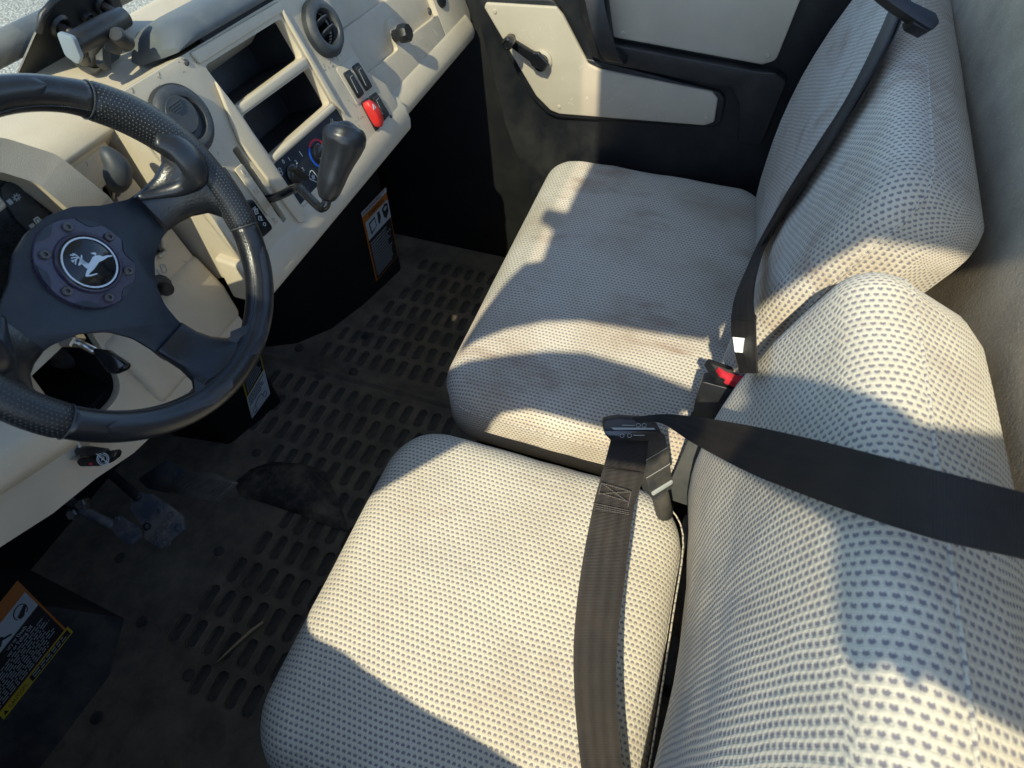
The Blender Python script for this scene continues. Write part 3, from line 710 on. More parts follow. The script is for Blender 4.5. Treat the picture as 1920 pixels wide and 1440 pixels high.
ia, ib = HF.ab(622, 227); polys('defrost_icon', HF, stroke(circ(ia, ib, .0034, 8, 0, 300), .0007) + stroke(circ(ia+.001, ib, .0016, 6), .0006, True), GREYPRINT, hp, c=.0006)
# vents
def vring(nm, a, b, r, parent):
    k = lathe(nm, F, [(r*1.02, -.004), (r*1.03, .006), (r*.98, .011), (r*.90, .0145), (r*.78, .0155), (r*.66, .0145), (r*.61, .010), (r*.60, -.012)], VENT, parent, a, b, 64)
    ribs = []
    for t in range(110):
        th = 2*math.pi*t/110; d = .012; ribs.append([(a+r*x*math.cos(th+s), b+r*x*math.sin(th+s)) for x, s in ((.99, -d), (1.055, -d), (1.055, d), (.99, d))])
    polys('knurl', F, ribs, VENT, k, c=.0075, th=.012); return k
v1 = vring('left_air_vent', .027, .097, .0375, dash)
lathe('shut_flap', F, [(0, .0155), (.0200, .0160), (.0213, .0135), (.0226, .0125)], VENT, v1, .0225, .104, 48)
lathe('vent_bowl', F, [(0, .0075), (.0235, .0075), (.0240, .012)], VENT, v1, .027, .097, 48)
tab = [[(.0105+.016*(.12*k), .1165-.0028*k), (.0320-.016*(.10*k), .1165-.0028*k), (.0320-.016*(.10*k), .1151-.0028*k), (.0105+.016*(.12*k), .1151-.0028*k)] for k in range(4)]
polys('finger_ribs', F, [[(x+.0, y+.002) for x, y in q] for q in tab], VENT, v1, c=.0175, th=.003)
v2 = vring('right_air_vent', .343, .081, .0375, dash)
lathe('vent_throat', F, [(.0226, .004), (.0215, -.030), (0, -.030)], VOID, v2, .343, .081, 32)
for k, (da, db, ti) in enumerate(((-.003, .0085, .50), (.003, -.0065, .50))):
    L = Plane(F.p(.343+da, .081+db, .004), (1, 0, 0), (F.v*math.sin(ti) + F.n*math.cos(ti)))
    L = Plane(L.o, L.u, L.v)
    pts = [(.0200*math.cos(t), .0135*math.sin(t)) for t in [2*math.pi*i/28 for i in range(28)]]
    plate('louvre', L, pts, .0022, VENT, v2, c=.001, bev=.0007)
# rocker switches
swp = plate('switch_surround', F, rp([(.330, .028), (.392, .024), (.397, -.032), (.337, -.034)], .004, 3), .002, BEIGE, dash, c=.0012, bev=.0006)
def rocker(nm, pts, mat=BLACK, c=.004):
    k = plate(nm, F, rp(pts, .0028, 3), .008, mat, dash, c=c, bev=.0010)
    ca = sum(p[0] for p in pts)/4; cb = sum(p[1] for p in pts)/4
    plate('rocker_face', F, rp([(ca+(a-ca)*.74, cb+(b-cb)*.80) for a, b in pts], .002, 3), .003, DUSTYBLACK, k, c=c+.0025, bev=.001)
    polys('rocker_line', F, stroke([(ca-.006, cb+.0125), (ca-.0065, cb-.012)], .0007)+stroke([(ca-.006, cb+.0125), (ca+.002, cb+.0125)], .0007), GREYPRINT, k, c=c+.003)
    return k
rocker('rocker_switch', [(.3385, .0165), (.3575, .0145), (.3635, -.0275), (.3435, -.0270)])
rocker('rocker_switch', [(.3665, .0150), (.3865, .0135), (.3920, -.0290), (.3720, -.0275)])
rocker('rocker_switch', [(.3735, -.0370), (.3955, -.0395), (.4030, -.0830), (.3790, -.0830)], c=.003)
hz = plate('hazard_switch', F, rp([(.3465, -.0345), (.3690, -.0365), (.3745, -.0845), (.3475, -.0850)], .003, 3), .008, BLACK, dash, c=.003, bev=.001)
bm = bmesh.new(); rows = []
for k in range(13):
    t = k/12; ca, cb = .3530+.0045*t, -.0365-.0455*t; w_ = .0088*(1-(2*t-1)**6*.55); h_ = .004+.0125*math.sin(math.pi*min(1, .12+t*.80))**.7
    rows.append([bm.verts.new(F.p(ca+w_*x, cb, .003+h_*z)) for x, z in ((-1, 0), (-1, .75), (-.8, .96), (0, 1.04), (.8, .96), (1, .75), (1, 0))])
for A, B in zip(rows, rows[1:]):
    for i in range(6): bm.faces.new((A[i], A[i+1], B[i+1], B[i]))
bm.faces.new(rows[0]); bm.faces.new(rows[-1][::-1])
emit('red_rocker', bm, RED, hz, ang=50)
HP = F.off(.0185); a, b = HP.ab(701, 200)
polys('hazard_triangle', HP, stroke([(a, b+.0042), (a-.0042, b-.003), (a+.0042, b-.003)], .0008, True)+stroke([(a, b+.0016), (a-.0018, b-.0016), (a+.0018, b-.0016)], .0006, True), PWHITE, hz, c=.0006)
wp = plate('wiper_switch', F, rp([(.0165, -.014), (.0385, -.017), (.0385, -.064), (.0130, -.062)], .005, 3), .014, GLOSS, dash, c=.011, bev=.003, seg=3)
WF = F.off(.011)
ic = []
a, b = WF.ab(480, 396); ic += stroke([(a-.004, b-.002), (a-.001, b+.003), (a+.004, b+.001), (a, b-.004)], .0006, True)+stroke([(a-.003, b+.004), (a-.001, b+.0055), (a+.001, b+.004), (a+.003, b+.005)], .0006)+stroke([(a-.001, b-.001), (a+.002, b+.003)], .0006)
a, b = WF.ab(488, 409); ic += stroke([(a-.004, b), (a-.001, b+.0035), (a+.003, b+.001), (a-.001, b-.003)], .0006, True)+stroke([(a+.001, b-.0045), (a, b+.001)], .0006)
a, b = WF.ab(495.5, 420.5); ic += stroke(circ(a, b, .0021, 12), .0006, True)
polys('wiper_icons', WF, ic, PWHITE, wp, c=.0007)
plate('blank_switch', F, rp([(.0245, .033), (.0370, .031), (.0345, -.011), (.0240, -.010)], .003, 3), .008, DARKTRIM, dash, c=.0055, bev=.002)
# dark visor along the top of the stack
bm = bmesh.new(); rows = []
for k in range(25):
    t = k/24; x = .078+.40*t; rise = .25+.75*math.sqrt(min(1, t/.09)); b0_ = .1525-.012*t
    rows.append([bm.verts.new(F.p(x, b0_+db*rise, c_)) for db, c_ in ((0, -.004), (.001, .007), (.006, .0115), (.014, .0105), (.024, .002), (.031, -.018), (.034, -.045), (.030, -.075), (.0, -.08))])
for A, B in zip(rows, rows[1:]):
    for i in range(8): bm.faces.new((A[i], A[i+1], B[i+1], B[i]))
bm.faces.new(rows[0]); bm.faces.new(rows[-1][::-1]); emit('stack_visor', bm, PADGREY, dash, ang=50)
prism('visor_gap', [F.p(a, b, .0025) for a, b in [(.125, .1475), (.46, .1365), (.46, .1420), (.125, .1530)]], -F.n*.006, VOID, dash)
# lower fascia
prism('lower_fascia', [(-.034, y, z) for y, z in [(.26, .705), (.222, .700), (.205, .682), (.199, .660), (.200, .642), (.212, .632), (.26, .632)]], (.492, 0, 0), BEIGE, dash, .005, 3)
# passenger side panels
prism('passenger_upper', [PP.p(a, b, -.024) for a, b in [(.36, .040), (.86, .018), (.86, .16), (.36, .16)]], -PP.n*.02, BEIGE, dash, .003, 3)
prism('passenger_middle', [PP.p(a, b, -.012) for a, b in [(.36, -.03), (.86, -.05), (.86, .010), (.62, .044), (.36, .054)]], -PP.n*.02, BEIGE, dash, .004, 3)
ridge = [(.36, -.104), (.745, -.112), (.745, -.034), (.620, -.0265), (.603, -.012), (.592, .012), (.574, .021), (.560, .014), (.557, -.010), (.560, -.028), (.545, -.0285), (.36, -.016)]
prism('glovebox_lid', [PP.p(a, b, 0) for a, b in rp(ridge, [.002, .002, .004, .006, .006, .010, .012, .012, .006, .006, .006, .002], 3)], -PP.n*.03, BEIGE, dash, .0035, 3)
prism('end_panel', [PP.p(a, b, 0) for a, b in rp([(.747, -.112), (.862, -.112), (.885, -.080), (.870, .10), (.747, .10), (.747, -.034)], [.002, .02, .02, .01, .002, .002], 3)], -PP.n*.03, BEIGE, dash, .0035, 3)
prism('passenger_lip', [(.42, y, z) for y, z in [(.30, .71), (.243, .690), (.228, .672), (.222, .656), (.226, .641), (.24, .634), (.30, .634)]], (.445, 0, 0), BEIGE, dash, .006, 3)
a, b = PP.ab(752, 56, .012)
kb_ = lathe('glovebox_knob', PP, [(.010, 0), (.011, .012), (.0155, .015), (.0165, .020), (.0160, .030), (.0135, .034), (0, .034)], BLACK, dash, a-.012, b-.004, 8)
a, b = PP.ab(806, 21, .002); lathe('lid_screw', PP, [(0, .004), (.004, .004), (.006, .003), (.0075, .0005)], BOLT, dash, a, b, 16)
a, b = PP.ab(825, -4, .0); lathe('corner_speaker', PP, [(0, .004), (.012, .005), (.017, .004), (.019, .0005)], BLACK, dash, a, b, 32)

# ================================================================== STEERING WHEEL
sw = thing('steering_wheel', 'black leather three-spoke steering wheel with deer emblem hub', 'steering wheel', WH.o)
R0 = .1505
def rimr(deg):
    d = ((deg+180) % 360)-180; s = abs(d) if abs(d) <= 90 else 180-abs(d)
    s2 = d if abs(d) <= 90 else (180-d if d > 0 else -180-d)
    return .0148 + (.0030*max(0, 1-((s2-28)/26)**2) if 2 < s2 < 54 else 0) + (.0012 if -23 < s2 < 48 else 0)
def arcpts(d0, d1, n, rr=R0, c=0): return [WH.p(rr*math.cos(rad(d0+(d1-d0)*k/n)), rr*math.sin(rad(d0+(d1-d0)*k/n)), c) for k in range(n+1)]
def seg(nm, d0, d1, mat, n=36): return tube(nm, arcpts(d0, d1, n), [rimr(d0+(d1-d0)*k/n) for k in range(n+1)], mat, sw, n=24)
seg('rim_top', 48, 132, LEATHER); seg('rim_grip', -23, 48, PERF); seg('rim_grip', 132, 203, PERF); seg('rim_bottom', 203, 337, LEATHER, 60)
for d in (48, 132, -23, 203):
    rr = rimr(d)+.0006
    t = V((-math.sin(rad(d)), math.cos(rad(d)))); o = V((math.cos(rad(d)), math.sin(rad(d))))
    ring = [WH.p((R0+rr*math.cos(q))*o.x, (R0+rr*math.cos(q))*o.y, rr*math.sin(q)) for q in [2*math.pi*k/24 for k in range(24)]]
    tube('rim_seam', ring, .0008, DARKTRIM, sw, n=6, closed=True)
def inlay(nm, d0, d1, ro, w0, c=.0135):
    n = 30; bm = bmesh.new(); rows = []
    for k in range(n+1):
        t = k/n; d = rad(d0+(d1-d0)*t); e = min(1, math.sqrt(max(.002, 1-(abs(2*t-1))**14))); ww = w0*e
        row = []
        for j in range(7):
            s = -1+2*j/6; r_ = R0+ro+ww*s; rel = (r_-R0)/.0160; cc = .0160*math.sqrt(max(.04, 1-rel*rel)) + .0010*(1-s*s)
            row.append(bm.verts.new(WH.p(r_*math.cos(d), r_*math.sin(d), cc)))
        rows.append(row)
    for A, B in zip(rows, rows[1:]):
        for j in range(6): bm.faces.new((A[j], A[j+1], B[j+1], B[j]))
    return emit(nm, bm, LEATHER_S, sw, ang=80)
inlay('rim_inlay', 62, 118, .001, .0080); inlay('rim_inlay', -80, -33, .002, .0078); inlay('rim_inlay', -100, -147, .002, .0078)
# spoke plate
sp = [(.118, .024), (.085, .027), (.058, .038), (.036, .052), (.014, .058), (-.014, .058), (-.036, .052), (-.058, .038), (-.085, .027), (-.118, .024), (-.118, -.016),
      (-.080, -.019), (-.056, -.028), (-.036, -.045), (-.025, -.066), (-.022, -.085), (-.0215, -.110), (.0215, -.110), (.022, -.085), (.025, -.066), (.036, -.045), (.056, -.028), (.080, -.019), (.118, -.016)]
HC = -.042
plate('spoke_plate', WH, rp(sp, .03, 5), .005, SPOKE, sw, c=HC, bev=.0012, seg=2)
def spokegrip(nm, ang):
    u = V((math.cos(rad(ang)), math.sin(rad(ang)))); v = V((-u.y, u.x)); bm = bmesh.new(); rings = []
    off = .004 if ang != -90 else 0
    if ang == 180: off = -.004
    for r, c, hw, ht, pw in ((.089, HC+.001, .0215, .0068, 3), (.093, HC+.001, .0222, .0085, 3), (.104, HC+.005, .0228, .0105, 2.6), (.116, HC+.014, .0250, .0125, 2.3), (.128, HC+.026, .0320, .0135, 2.1), (.138, HC+.036, .0440, .0130, 2.0), (.146, HC+.042, .0570, .0105, 2.0), (.153, HC+.042, .062, .0050, 2.0)):
        rg = []
        for k in range(32):
            t = 2*math.pi*k/32; cs, sn = math.cos(t), math.sin(t)
            bx = hw*math.copysign(abs(cs)**(2/pw), cs); cz = ht*math.copysign(abs(sn)**(2/pw), sn)
            q = math.sqrt(max(.0, r*r - (bx*.95)**2)) if r > .13 else r
            p = u*(q) + v*(bx+off); rg.append(bm.verts.new(WH.p(p.x, p.y, c+cz)))
        rings.append(rg)
    for A, B in zip(rings, rings[1:]):
        for k in range(32): bm.faces.new((A[k], A[(k+1) % 32], B[(k+1) % 32], B[k]))
    bm.faces.new(rings[0]); return emit(nm, bm, LEATHER, sw, ang=60)
for a_ in (0, 180, -90): spokegrip('spoke_grip', a_)
# smooth thumb rests above the side spokes
for sgn in (1, -1):
    pth = [(.136*math.cos(rad(33)), .136*math.sin(rad(33)), .008), (.137*math.cos(rad(24)), .137*math.sin(rad(24)), .011), (.134*math.cos(rad(15)), .134*math.sin(rad(15)), .008), (.122, .022, -.004), (.106, .024, -.020), (.088, .026, -.034)]
    pth = [(*WH.ab(x, y, c), c) for x, y, c in ((296, 262, .010), (330, 276, .013), (358, 303, .013), (366, 330, .006), (343, 350, -.008), (303, 361, -.022), (262, 369, -.032))]
    sp_ = smoothpath([WH.p(sgn*a, b, c) for a, b, c in pth], 6)
    n = len(sp_); tube('thumb_rest', sp_, [(.0095+.0060*math.sin(math.pi*min(1, k/(n*.62)))) if k < n*.62 else .0095-.0060*((k/(n-1)-.62)/.38) for k in range(n)], LEATHER_S, sw, n=18, flat=(WH.n, .62))
# hub
HO = (.0005, .010); HB = WH.off(HC)
hub = lathe('hub_ring', HB, [(.0430, 0), (.0430, .0035), (.0420, .0050), (.0290, .0058), (.0285, .0090), (.0275, .0100), (.0262, .0096), (.0258, .0080), (0, .0080)], HUBRING, sw, *HO, 64)
lathe('horn_cap', HB, [(0, .0094), (.0240, .0090), (.0256, .0080)], GLOSS, sw, *HO, 48)
for k in range(6):
    t = rad(60*k+8); c_ = (HO[0]+.0480*math.cos(t+.52), HO[1]+.0480*math.sin(t+.52))
    lens = []
    a1 = [(HO[0]+.0422*math.cos(t+.52+s), HO[1]+.0422*math.sin(t+.52+s)) for s in [-.27+.54*i/10 for i in range(11)]]
    a2 = [(HO[0]+(.0422-.0060*math.cos((s)/.27*math.pi/2))*math.cos(t+.52+s), HO[1]+(.0422-.0060*math.cos(s/.27*math.pi/2))*math.sin(t+.52+s)) for s in [.27-.54*i/10 for i in range(11)]][1:-1]
    plate('hub_scallop', HB, a1+a2, .0015, SPOKE, hub, c=.0062)
    ba, bb = HO[0]+.0350*math.cos(t), HO[1]+.0350*math.sin(t)
    bo = lathe('hub_bolt', HB, [(.0046, .0050), (.0046, .0078), (.0038, .0088), (.0020, .0086), (.0018, .0060), (0, .0060)], BOLT, hub, ba, bb, 16)
EM = HB.off(.0094)
polys('emblem_ring', EM, arcband(*HO, .0226, .0241, 0, 360, 64), EMBLEM, sw, c=.0006)
zd = lambda l: [EM.ab(60+a*220/1920, 400+b*220/1920) for a, b in l]
deer = [[(760, 858), (752, 840), (768, 795), (785, 748), (800, 730), (860, 790), (922, 826), (795, 850 - 15), (785, 850)],
        [(790, 745), (815, 745), (862, 792), (920, 828), (900, 912), (850, 872), (806, 826), (776, 800)],
        [(920, 828), (950, 790), (982, 722), (1035, 688), (1100, 690), (1160, 708), (1150, 775), (1092, 797), (1062, 842), (1012, 912), (962, 960), (905, 915)],
        [(1160, 708), (1212, 692), (1302, 686), (1312, 708), (1232, 720), (1195, 748), (1150, 775)],
        [(905, 912), (962, 960), (920, 1008), (890, 1040), (868, 1024), (880, 962)],
        [(905, 1012), (960, 1005), (1058, 982), (1070, 996), (965, 1030), (890, 1040)],
        [(948, 655), (1000, 640), (1050, 655), (1036, 690), (1008, 676)],
        [(790, 735), (797, 680), (815, 690), (818, 735)]]
DP = [zd(q) for q in deer]
for q in ([(780, 742), (735, 700), (690, 668), (655, 668)], [(760, 728), (700, 722), (640, 735)], [(735, 735), (690, 770), (640, 775)], [(735, 735), (712, 780), (705, 832)], [(690, 770), (660, 800)], [(705, 678), (660, 690), (622, 685)]): DP += stroke(zd(q), .0009)
polys('deer_emblem', EM, DP, EMBLEM, sw, c=.0008)

# ---- steering column, tilt lever
col = thing('steering_column', 'dark steering column with zinc pivot bolt behind the wheel', 'steering column', D.p(-.21, -.03, -.05))
tube('column_tube', [WH.p(0, .004, HC-.004), WH.p(0, 0, -.22)], .022, BLACK, col, n=24)
b0, b1 = depth(150, 612, .655), depth(126, 633, .625)
tube('pivot_bolt', [depth(170, 606, .665), b0, b1], .0065, STEEL, col, n=12)
BP2 = Plane(b1, RX, -DN); lathe('bolt_head', BP2, [(.0115, -.012), (.0115, .002), (.0095, .004), (0, .004)], STEEL, col, n=6)
tube('bracket', [depth(88, 560, .66), depth(120, 585, .65), depth(160, 605, .66)], .014, BLACK, col, n=12)
lathe('shaft_boot', Plane(depth(112, 660, .73), RX, -DN), [(.022, -.02), (.020, .0), (.012, .004), (.010, .02), (0, .02)], DUSTYBLACK, col, n=28)
tl = thing('tilt_lever', 'small black paddle lever on a steel rod below the hub', 'lever', depth(150, 642, .63))
tube('rod', [depth(138, 638, .632), depth(178, 658, .632)], .0042, STEEL, tl, n=12)
tpl = [depth(x, y, d) for x, y, d in ((170, 652, .628), (200, 656, .626), (238, 682, .624), (234, 692, .624), (214, 702, .624), (198, 698, .626), (178, 672, .628))]
prism('paddle', tpl, FW*.010, GLOSS, tl, .003, 3)
# ---- direction stalk
stk = thing('direction_stalk', 'short black lever rising from the driver panel beside the cluster', 'lever', D.p(-.07, .02))
sp_ = smoothpath([D.sight(216, 368, -.02), depth(219, 352, .676), depth(221, 334, .660), depth(219, 312, .650), depth(205, 291, .642), depth(192, 279, .640)], 5)
rr_ = [.0055, .0056, .0057, .0058, .006, .008, .0105, .0125, .0140, .0152, .0160, .0163, .0165, .0164, .0160, .0155, .0148, .0138, .0128, .0118, .0110, .0100, .0090, .0078, .0060, .0040]
tube('lever_arm', sp_, [v*.86 for v in rr_[:len(sp_)]], DARKTRIM, stk, n=18)
tube('lever_spring', [depth(212, 372, .685), depth(216, 345, .668)], .0016, STEEL, stk, n=8)
# ---- gear lever
gl_ = thing('gear_lever', 'cranked black gear lever with bulbous knob over the climate panel', 'gear lever', F.p(.07, -.04))
rod = smoothpath([F.p(.071, -.036, -.045), F.p(.0715, -.0375, .0), depth(530, 364, .785), depth(552, 353, .765), depth(561, 353, .757), depth(570, 361, .752), depth(597, 387, .735), depth(604, 389, .731), depth(611, 383, .728), depth(616, 362, .724)], 6)
tube('lever_rod', rod, .0058, GLOSS, gl_, n=14)
ks = [depth(*q) for q in ((613, 371, .726), (616, 358, .722), (621, 338, .716), (627, 318, .711), (634, 298, .706), (641, 277, .701), (645, 262, .697), (647, 251, .694), (648, 243, .692), (648.5, 237, .691), (649, 233, .690), (649, 231, .690))]
kp_ = smoothpath(ks, 4); kr_ = [.0100, .0140, .0165, .0178, .0198, .0232, .0254, .0250, .0226, .0180, .0115, .0030]; krr = []
for i in range(len(kr_)-1): krr += [kr_[i]+(kr_[i+1]-kr_[i])*j/4 for j in range(4)]
krr.append(kr_[-1]); tube('knob', kp_, krr, LEATHER_S, gl_, n=28)
# ---- park release handle
pk = thing('park_brake_handle', 'black oval handle with crossed circle symbol below the wheel', 'handle', depth(185, 862, .70))
hp_ = [(142, 866), (150, 859), (175, 856), (205, 846), (212, 843), (216, 850), (213, 858), (200, 868), (185, 874), (150, 875)]
PKP = Plane(depth(185, 862, .66), RX, -DN); plate('handle_body', PKP, rp([PKP.ab(*p) for p in hp_], .003, 3), .012, GLOSS, pk, bev=.002)
a, b = PKP.ab(193.5, 860.5); pr = stroke(circ(a, b, .0066, 20), .0009, True)+stroke(circ(a, b, .0048, 16), .0006, True)+stroke([(a-.007, b+.0058), (a+.007, b-.0058)], .0010)
polys('release_symbol', PKP, pr, PWHITE, pk, c=.0008); text('release_letter', 'P', PKP, a, b, .0072, PWHITE, pk, c=.0008)
a, b = PKP.ab(171, 870); polys('red_mark', PKP, [rect(a-.0018, b-.0014, a+.0018, b+.0014)], CRIM, pk, c=.0008)
NP = Plane(depth(140, 846, .675), RX, -DN)
lathe('lock_nut', NP, [(.0125, -.012), (.0125, .002), (.0105, .004), (.008, .002), (.0075, -.01)], STEEL, pk, n=6)
tube('pull_rod', [depth(140, 846, .69), depth(168, 846, .665), depth(200, 850, .665)], .006, BLACK, pk, n=10)

# ================================================================== FOOTWELL
FZ = 0.0
fl = thing('floor_mat', 'dusty black rubber floor mat with rows of recessed slots', 'floor mat', (.1, .2, 0))
bm = bmesh.new(); bm2 = bmesh.new()
PX, PY = .068, .0385; sl_, sw2 = .053, .0215
def inpoly(x, y, P):
    c = False; j = len(P)-1
    for i in range(len(P)):
        if (P[i][1] > y) != (P[j][1] > y) and x < (P[j][0]-P[i][0])*(y-P[i][1])/(P[j][1]-P[i][1])+P[i][0]: c = not c
        j = i
    return c
drv_zone = [(-.43, .44), (-.50, .10), (-.50, -.12), (.27, -.12), (.27, .62), (.12, .60), (.03, .52), (.02, .36), (-.14, .36), (-.30, .40)]
pas_zone = [(.33, .56), (.45, .50), (.64, .42), (.78, .40), (.80, -.12), (.33, -.12)]
slots = []
def cell(x, y, hole, z):
    hx, hy = PX/2, PY/2
    c4 = [(x-hx, y-hy), (x+hx, y-hy), (x+hx, y+hy), (x-hx, y+hy)]
    if not hole:
        bm.faces.new([bm.verts.new((a, b, z)) for a, b in c4]); return
    a_, b_ = sl_/2, sw2/2; ch = .0058
    oct_ = [(x+a_-ch, y-b_), (x+a_, y-b_+ch), (x+a_, y+b_-ch), (x+a_-ch, y+b_), (x-a_+ch, y+b_), (x-a_, y+b_-ch), (x-a_, y-b_+ch), (x-a_+ch, y-b_)]
    O2 = [bm.verts.new((p+math.copysign(.003, p-x), q+math.copysign(.003, q-y), z)) for p, q in oct_]
    O = [bm.verts.new((p, q, z+.0018)) for p, q in oct_]; B = [bm.verts.new((p+(x-p)*.03, q+(y-q)*.06, z-.0035)) for p, q in oct_]; C = [bm.verts.new((p, q, z)) for p, q in c4]
    for i in range(8):
        bm.faces.new((O[i], O[(i+1) % 8], B[(i+1) % 8], B[i])); bm.faces.new((O2[i], O2[(i+1) % 8], O[(i+1) % 8], O[i]))
    O = O2
    bm.faces.new((C[1], O[1], O[0])); bm.faces.new((C[1], C[2], O[2], O[1])); bm.faces.new((C[2], O[3], O[2])); bm.faces.new((C[2], C[3], O[4], O[3]))
    bm.faces.new((C[3], O[5], O[4])); bm.faces.new((C[3], C[0], O[6], O[5])); bm.faces.new((C[0], O[7], O[6])); bm.faces.new((C[0], C[1], O[0], O[7]))
for j in range(25):
    for i in range(25):
        y = -.10+PY*j+(PY/2 if i % 2 else 0); x = -.72+PX*i; zz = .0 if x < .29 else -.006
        h = inpoly(x, y, drv_zone) or inpoly(x, y, pas_zone)
        h = h and y > .09
        if h: slots.append((x, y, zz))
        cell(x, y, h, zz)
emit('mat_sheet', bm, MAT_R, fl, smooth=False)
base = None
for x, y, z in slots:
    if base is None:
        bb = bmesh.new(); a_, b_, ch = sl_/2, sw2/2, .008
        o8 = [(a_-ch, -b_), (a_, -b_+ch), (a_, b_-ch), (a_-ch, b_), (-a_+ch, b_), (-a_, b_-ch), (-a_, -b_+ch), (-a_+ch, -b_)]
        T = [bb.verts.new((p*.97, q*.94, -.0024)) for p, q in o8]; B = [bb.verts.new((p, q, -.008)) for p, q in o8]
        bb.faces.new(T)
        for i in range(8): bb.faces.new((B[i], B[(i+1) % 8], T[(i+1) % 8], T[i]))
        base = bpy.data.meshes.new('slot'); bb.to_mesh(base); bb.free(); base.materials.append(SLOT_R)
    o = bpy.data.objects.new('slot', base); link(o, fl); o.location = V((x, y, z)) - org(fl); o.rotation_euler = (0, 0, random.uniform(-.02, .02))
prism('mat_ridge', [(.285, -.2, -.006), (.292, -.2, .004), (.300, -.2, .004), (.308, -.2, -.008)], (0, .95, 0), MAT_R, fl)
for px, py in ((265, 1165), (180, 1345), (353, 1265), (480, 848), (598, 705), (662, 695), (685, 627), (785, 630), (560, 650), (225, 1045), (410, 1032)):
    p = FLOOR.sight(px, py, .003); lathe('mat_button', FLOOR, [(0, .003), (.006, .004), (.0105, .003), (.0125, -.004)], SLOT_R, fl, p.x, p.y, 18)
fp = thing('floor_pan', 'black steel floor pan and firewall under the dashboard', 'floor pan', (.1, .5, -.02))
box('pan', (-.80, -.60, -.06), (1.0, 1.0, -.012), DUSTYBLACK, fp, 0)
prism('firewall', [(-.80, .80, -.02), (1.0, .80, -.02), (1.0, .62, .80), (-.80, .62, .80)], (0, .03, 0), FOOTBLACK, fp)
prism('cowl_sun_stop', [(-.80, .437, .868), (-.80, .445, .876), (-.80, .63, .735), (-.80, .63, .715)], (1.85, 0, 0), FOOTBLACK, fp)  # hidden plate added to stop sun leaking behind the dash to the floor
box('dash_sun_stop', (-.79, .30, .640), (.90, .68, .646), FOOTBLACK, fp, 0)  # hidden plate added to keep a stray sun spot off the pedals
box('right_kick_panel', (.888, -.20, -.05), (.905, .80, .90), FOOTBLACK, fp, .002)
box('left_kick_panel', (-.80, .30, -.02), (-.78, .80, .60), BLACK, fp, .002)
# transmission hump / recess beside the accelerator
hump = [FLOOR.sight(*p) for p in [(440, 905), (470, 880), (510, 866), (570, 870), (610, 885), (640, 950), (655, 1000), (610, 985), (560, 965), (500, 945), (450, 930)]]
bm = bmesh.new(); A = loopverts(bm, [(p.x, p.y, .0015) for p in hump]); cx = sum((p for p in hump), V((0, 0, 0)))/len(hump)
B = loopverts(bm, [(p.x+(cx.x-p.x)*.30, p.y+(cx.y-p.y)*.30, .022) for p in hump])
for i in range(len(A)): bm.faces.new((A[i-1], A[i], B[i], B[i-1]))
bm.faces.new(B); soft(bm, .010, 4, 15); emit('tunnel_hump', bm, MUDDY, fp, ang=60)
# centre console housing with warning label
ch_ = thing('console_housing', 'black console housing with orange warning label in passenger footwell', 'console', (.5, .6, 0))
fpz = [(.318, .68), (.36, .60), (.44, .535), (.56, .492), (.735, .452), (.765, .50), (.78, .72)]
prism('housing', [(x, y, -.01) for x, y in fpz], (0, .03, .68), FOOTBLACK, ch_, .010, 2)
cu_ = (V((.735, .452, 0))-V((.56, .492, 0))).normalized(); CH = Plane((.56, .492, 0), cu_, (0, .045, 1)); CH.o += CH.n*.001
def warn(parent, PL, q, sections):
    """printed label from its four photo corners; sections of (t0, t1, material)"""
    tl_, tr_, br_, bl_ = [V(PL.ab(*p, .001)) for p in q]
    def P(s, t): return tuple((tl_*(1-s)+tr_*s)*(1-t) + (bl_*(1-s)+br_*s)*t)
    k = plate('warning_label', PL, [P(0, 0), P(1, 0), P(1, 1), P(0, 1)], .001, sections[0], parent, c=.001)
    for t0, t1, s0, s1, m in sections[1]: polys('label_field', PL, [[P(s0, t0), P(s1, t0), P(s1, t1), P(s0, t1)]], m, k, c=.0022)
    return k, P
def lines(P, t0, t1, n, s0, s1, fill=.45):
    out = []
    for i in range(n):
        t = t0+(t1-t0)*i/n; h = (t1-t0)/n*fill; s = s0; end = s1-random.uniform(0, .25)*(s1-s0)
        while s < end:
            ln = random.uniform(.03, .10); out.append([P(s, t), P(min(end, s+ln), t), P(min(end, s+ln), t+h), P(s, t+h)]); s += ln+.018
    return out
k, P = warn(ch_, CH, [(678, 398), (724, 349), (746, 478), (706, 527)], (ORANGE, [(.0, .055, 0, 1, PWHITE), (.155, .40, .06, .99, PWHITE), (.40, .985, .04, .97, DECBLACK)]))
polys('label_text', CH, lines(P, .45, .96, 13, .08, .92), GREYPRINT, k, c=.0030)
polys('label_top_text', CH, lines(P, .012, .05, 2, .03, .95), DECBLACK, k, c=.0030)
def PL_(P, pts): return [P(s, t) for s, t in pts]
pg = [PL_(P, q) for q in ([(.52, .18), (.60, .18), (.62, .26), (.56, .33), (.50, .33)], [(.70, .20), (.84, .165), (.94, .19), (.93, .30), (.82, .36), (.74, .32)], [(.16, .20), (.40, .19), (.42, .32), (.18, .36)])]
polys('label_pictogram', CH, pg, DECBLACK, k, c=.0030); polys('label_pictogram', CH, [PL_(P, [(.76, .22), (.84, .20), (.90, .22), (.80, .25)]), PL_(P, [(.19, .22), (.37, .21), (.39, .31), (.21, .33)])], PWHITE, k, c=.0036)
mid_ = V(P(.52, .105)); rot = math.atan2(V(P(1, .1)).y-V(P(0, .1)).y, V(P(1, .1)).x-V(P(0, .1)).x)
text('label_word', 'WARNING', CH, mid_.x, mid_.y, .014, DECBLACK, k, c=.003, rot=rot)
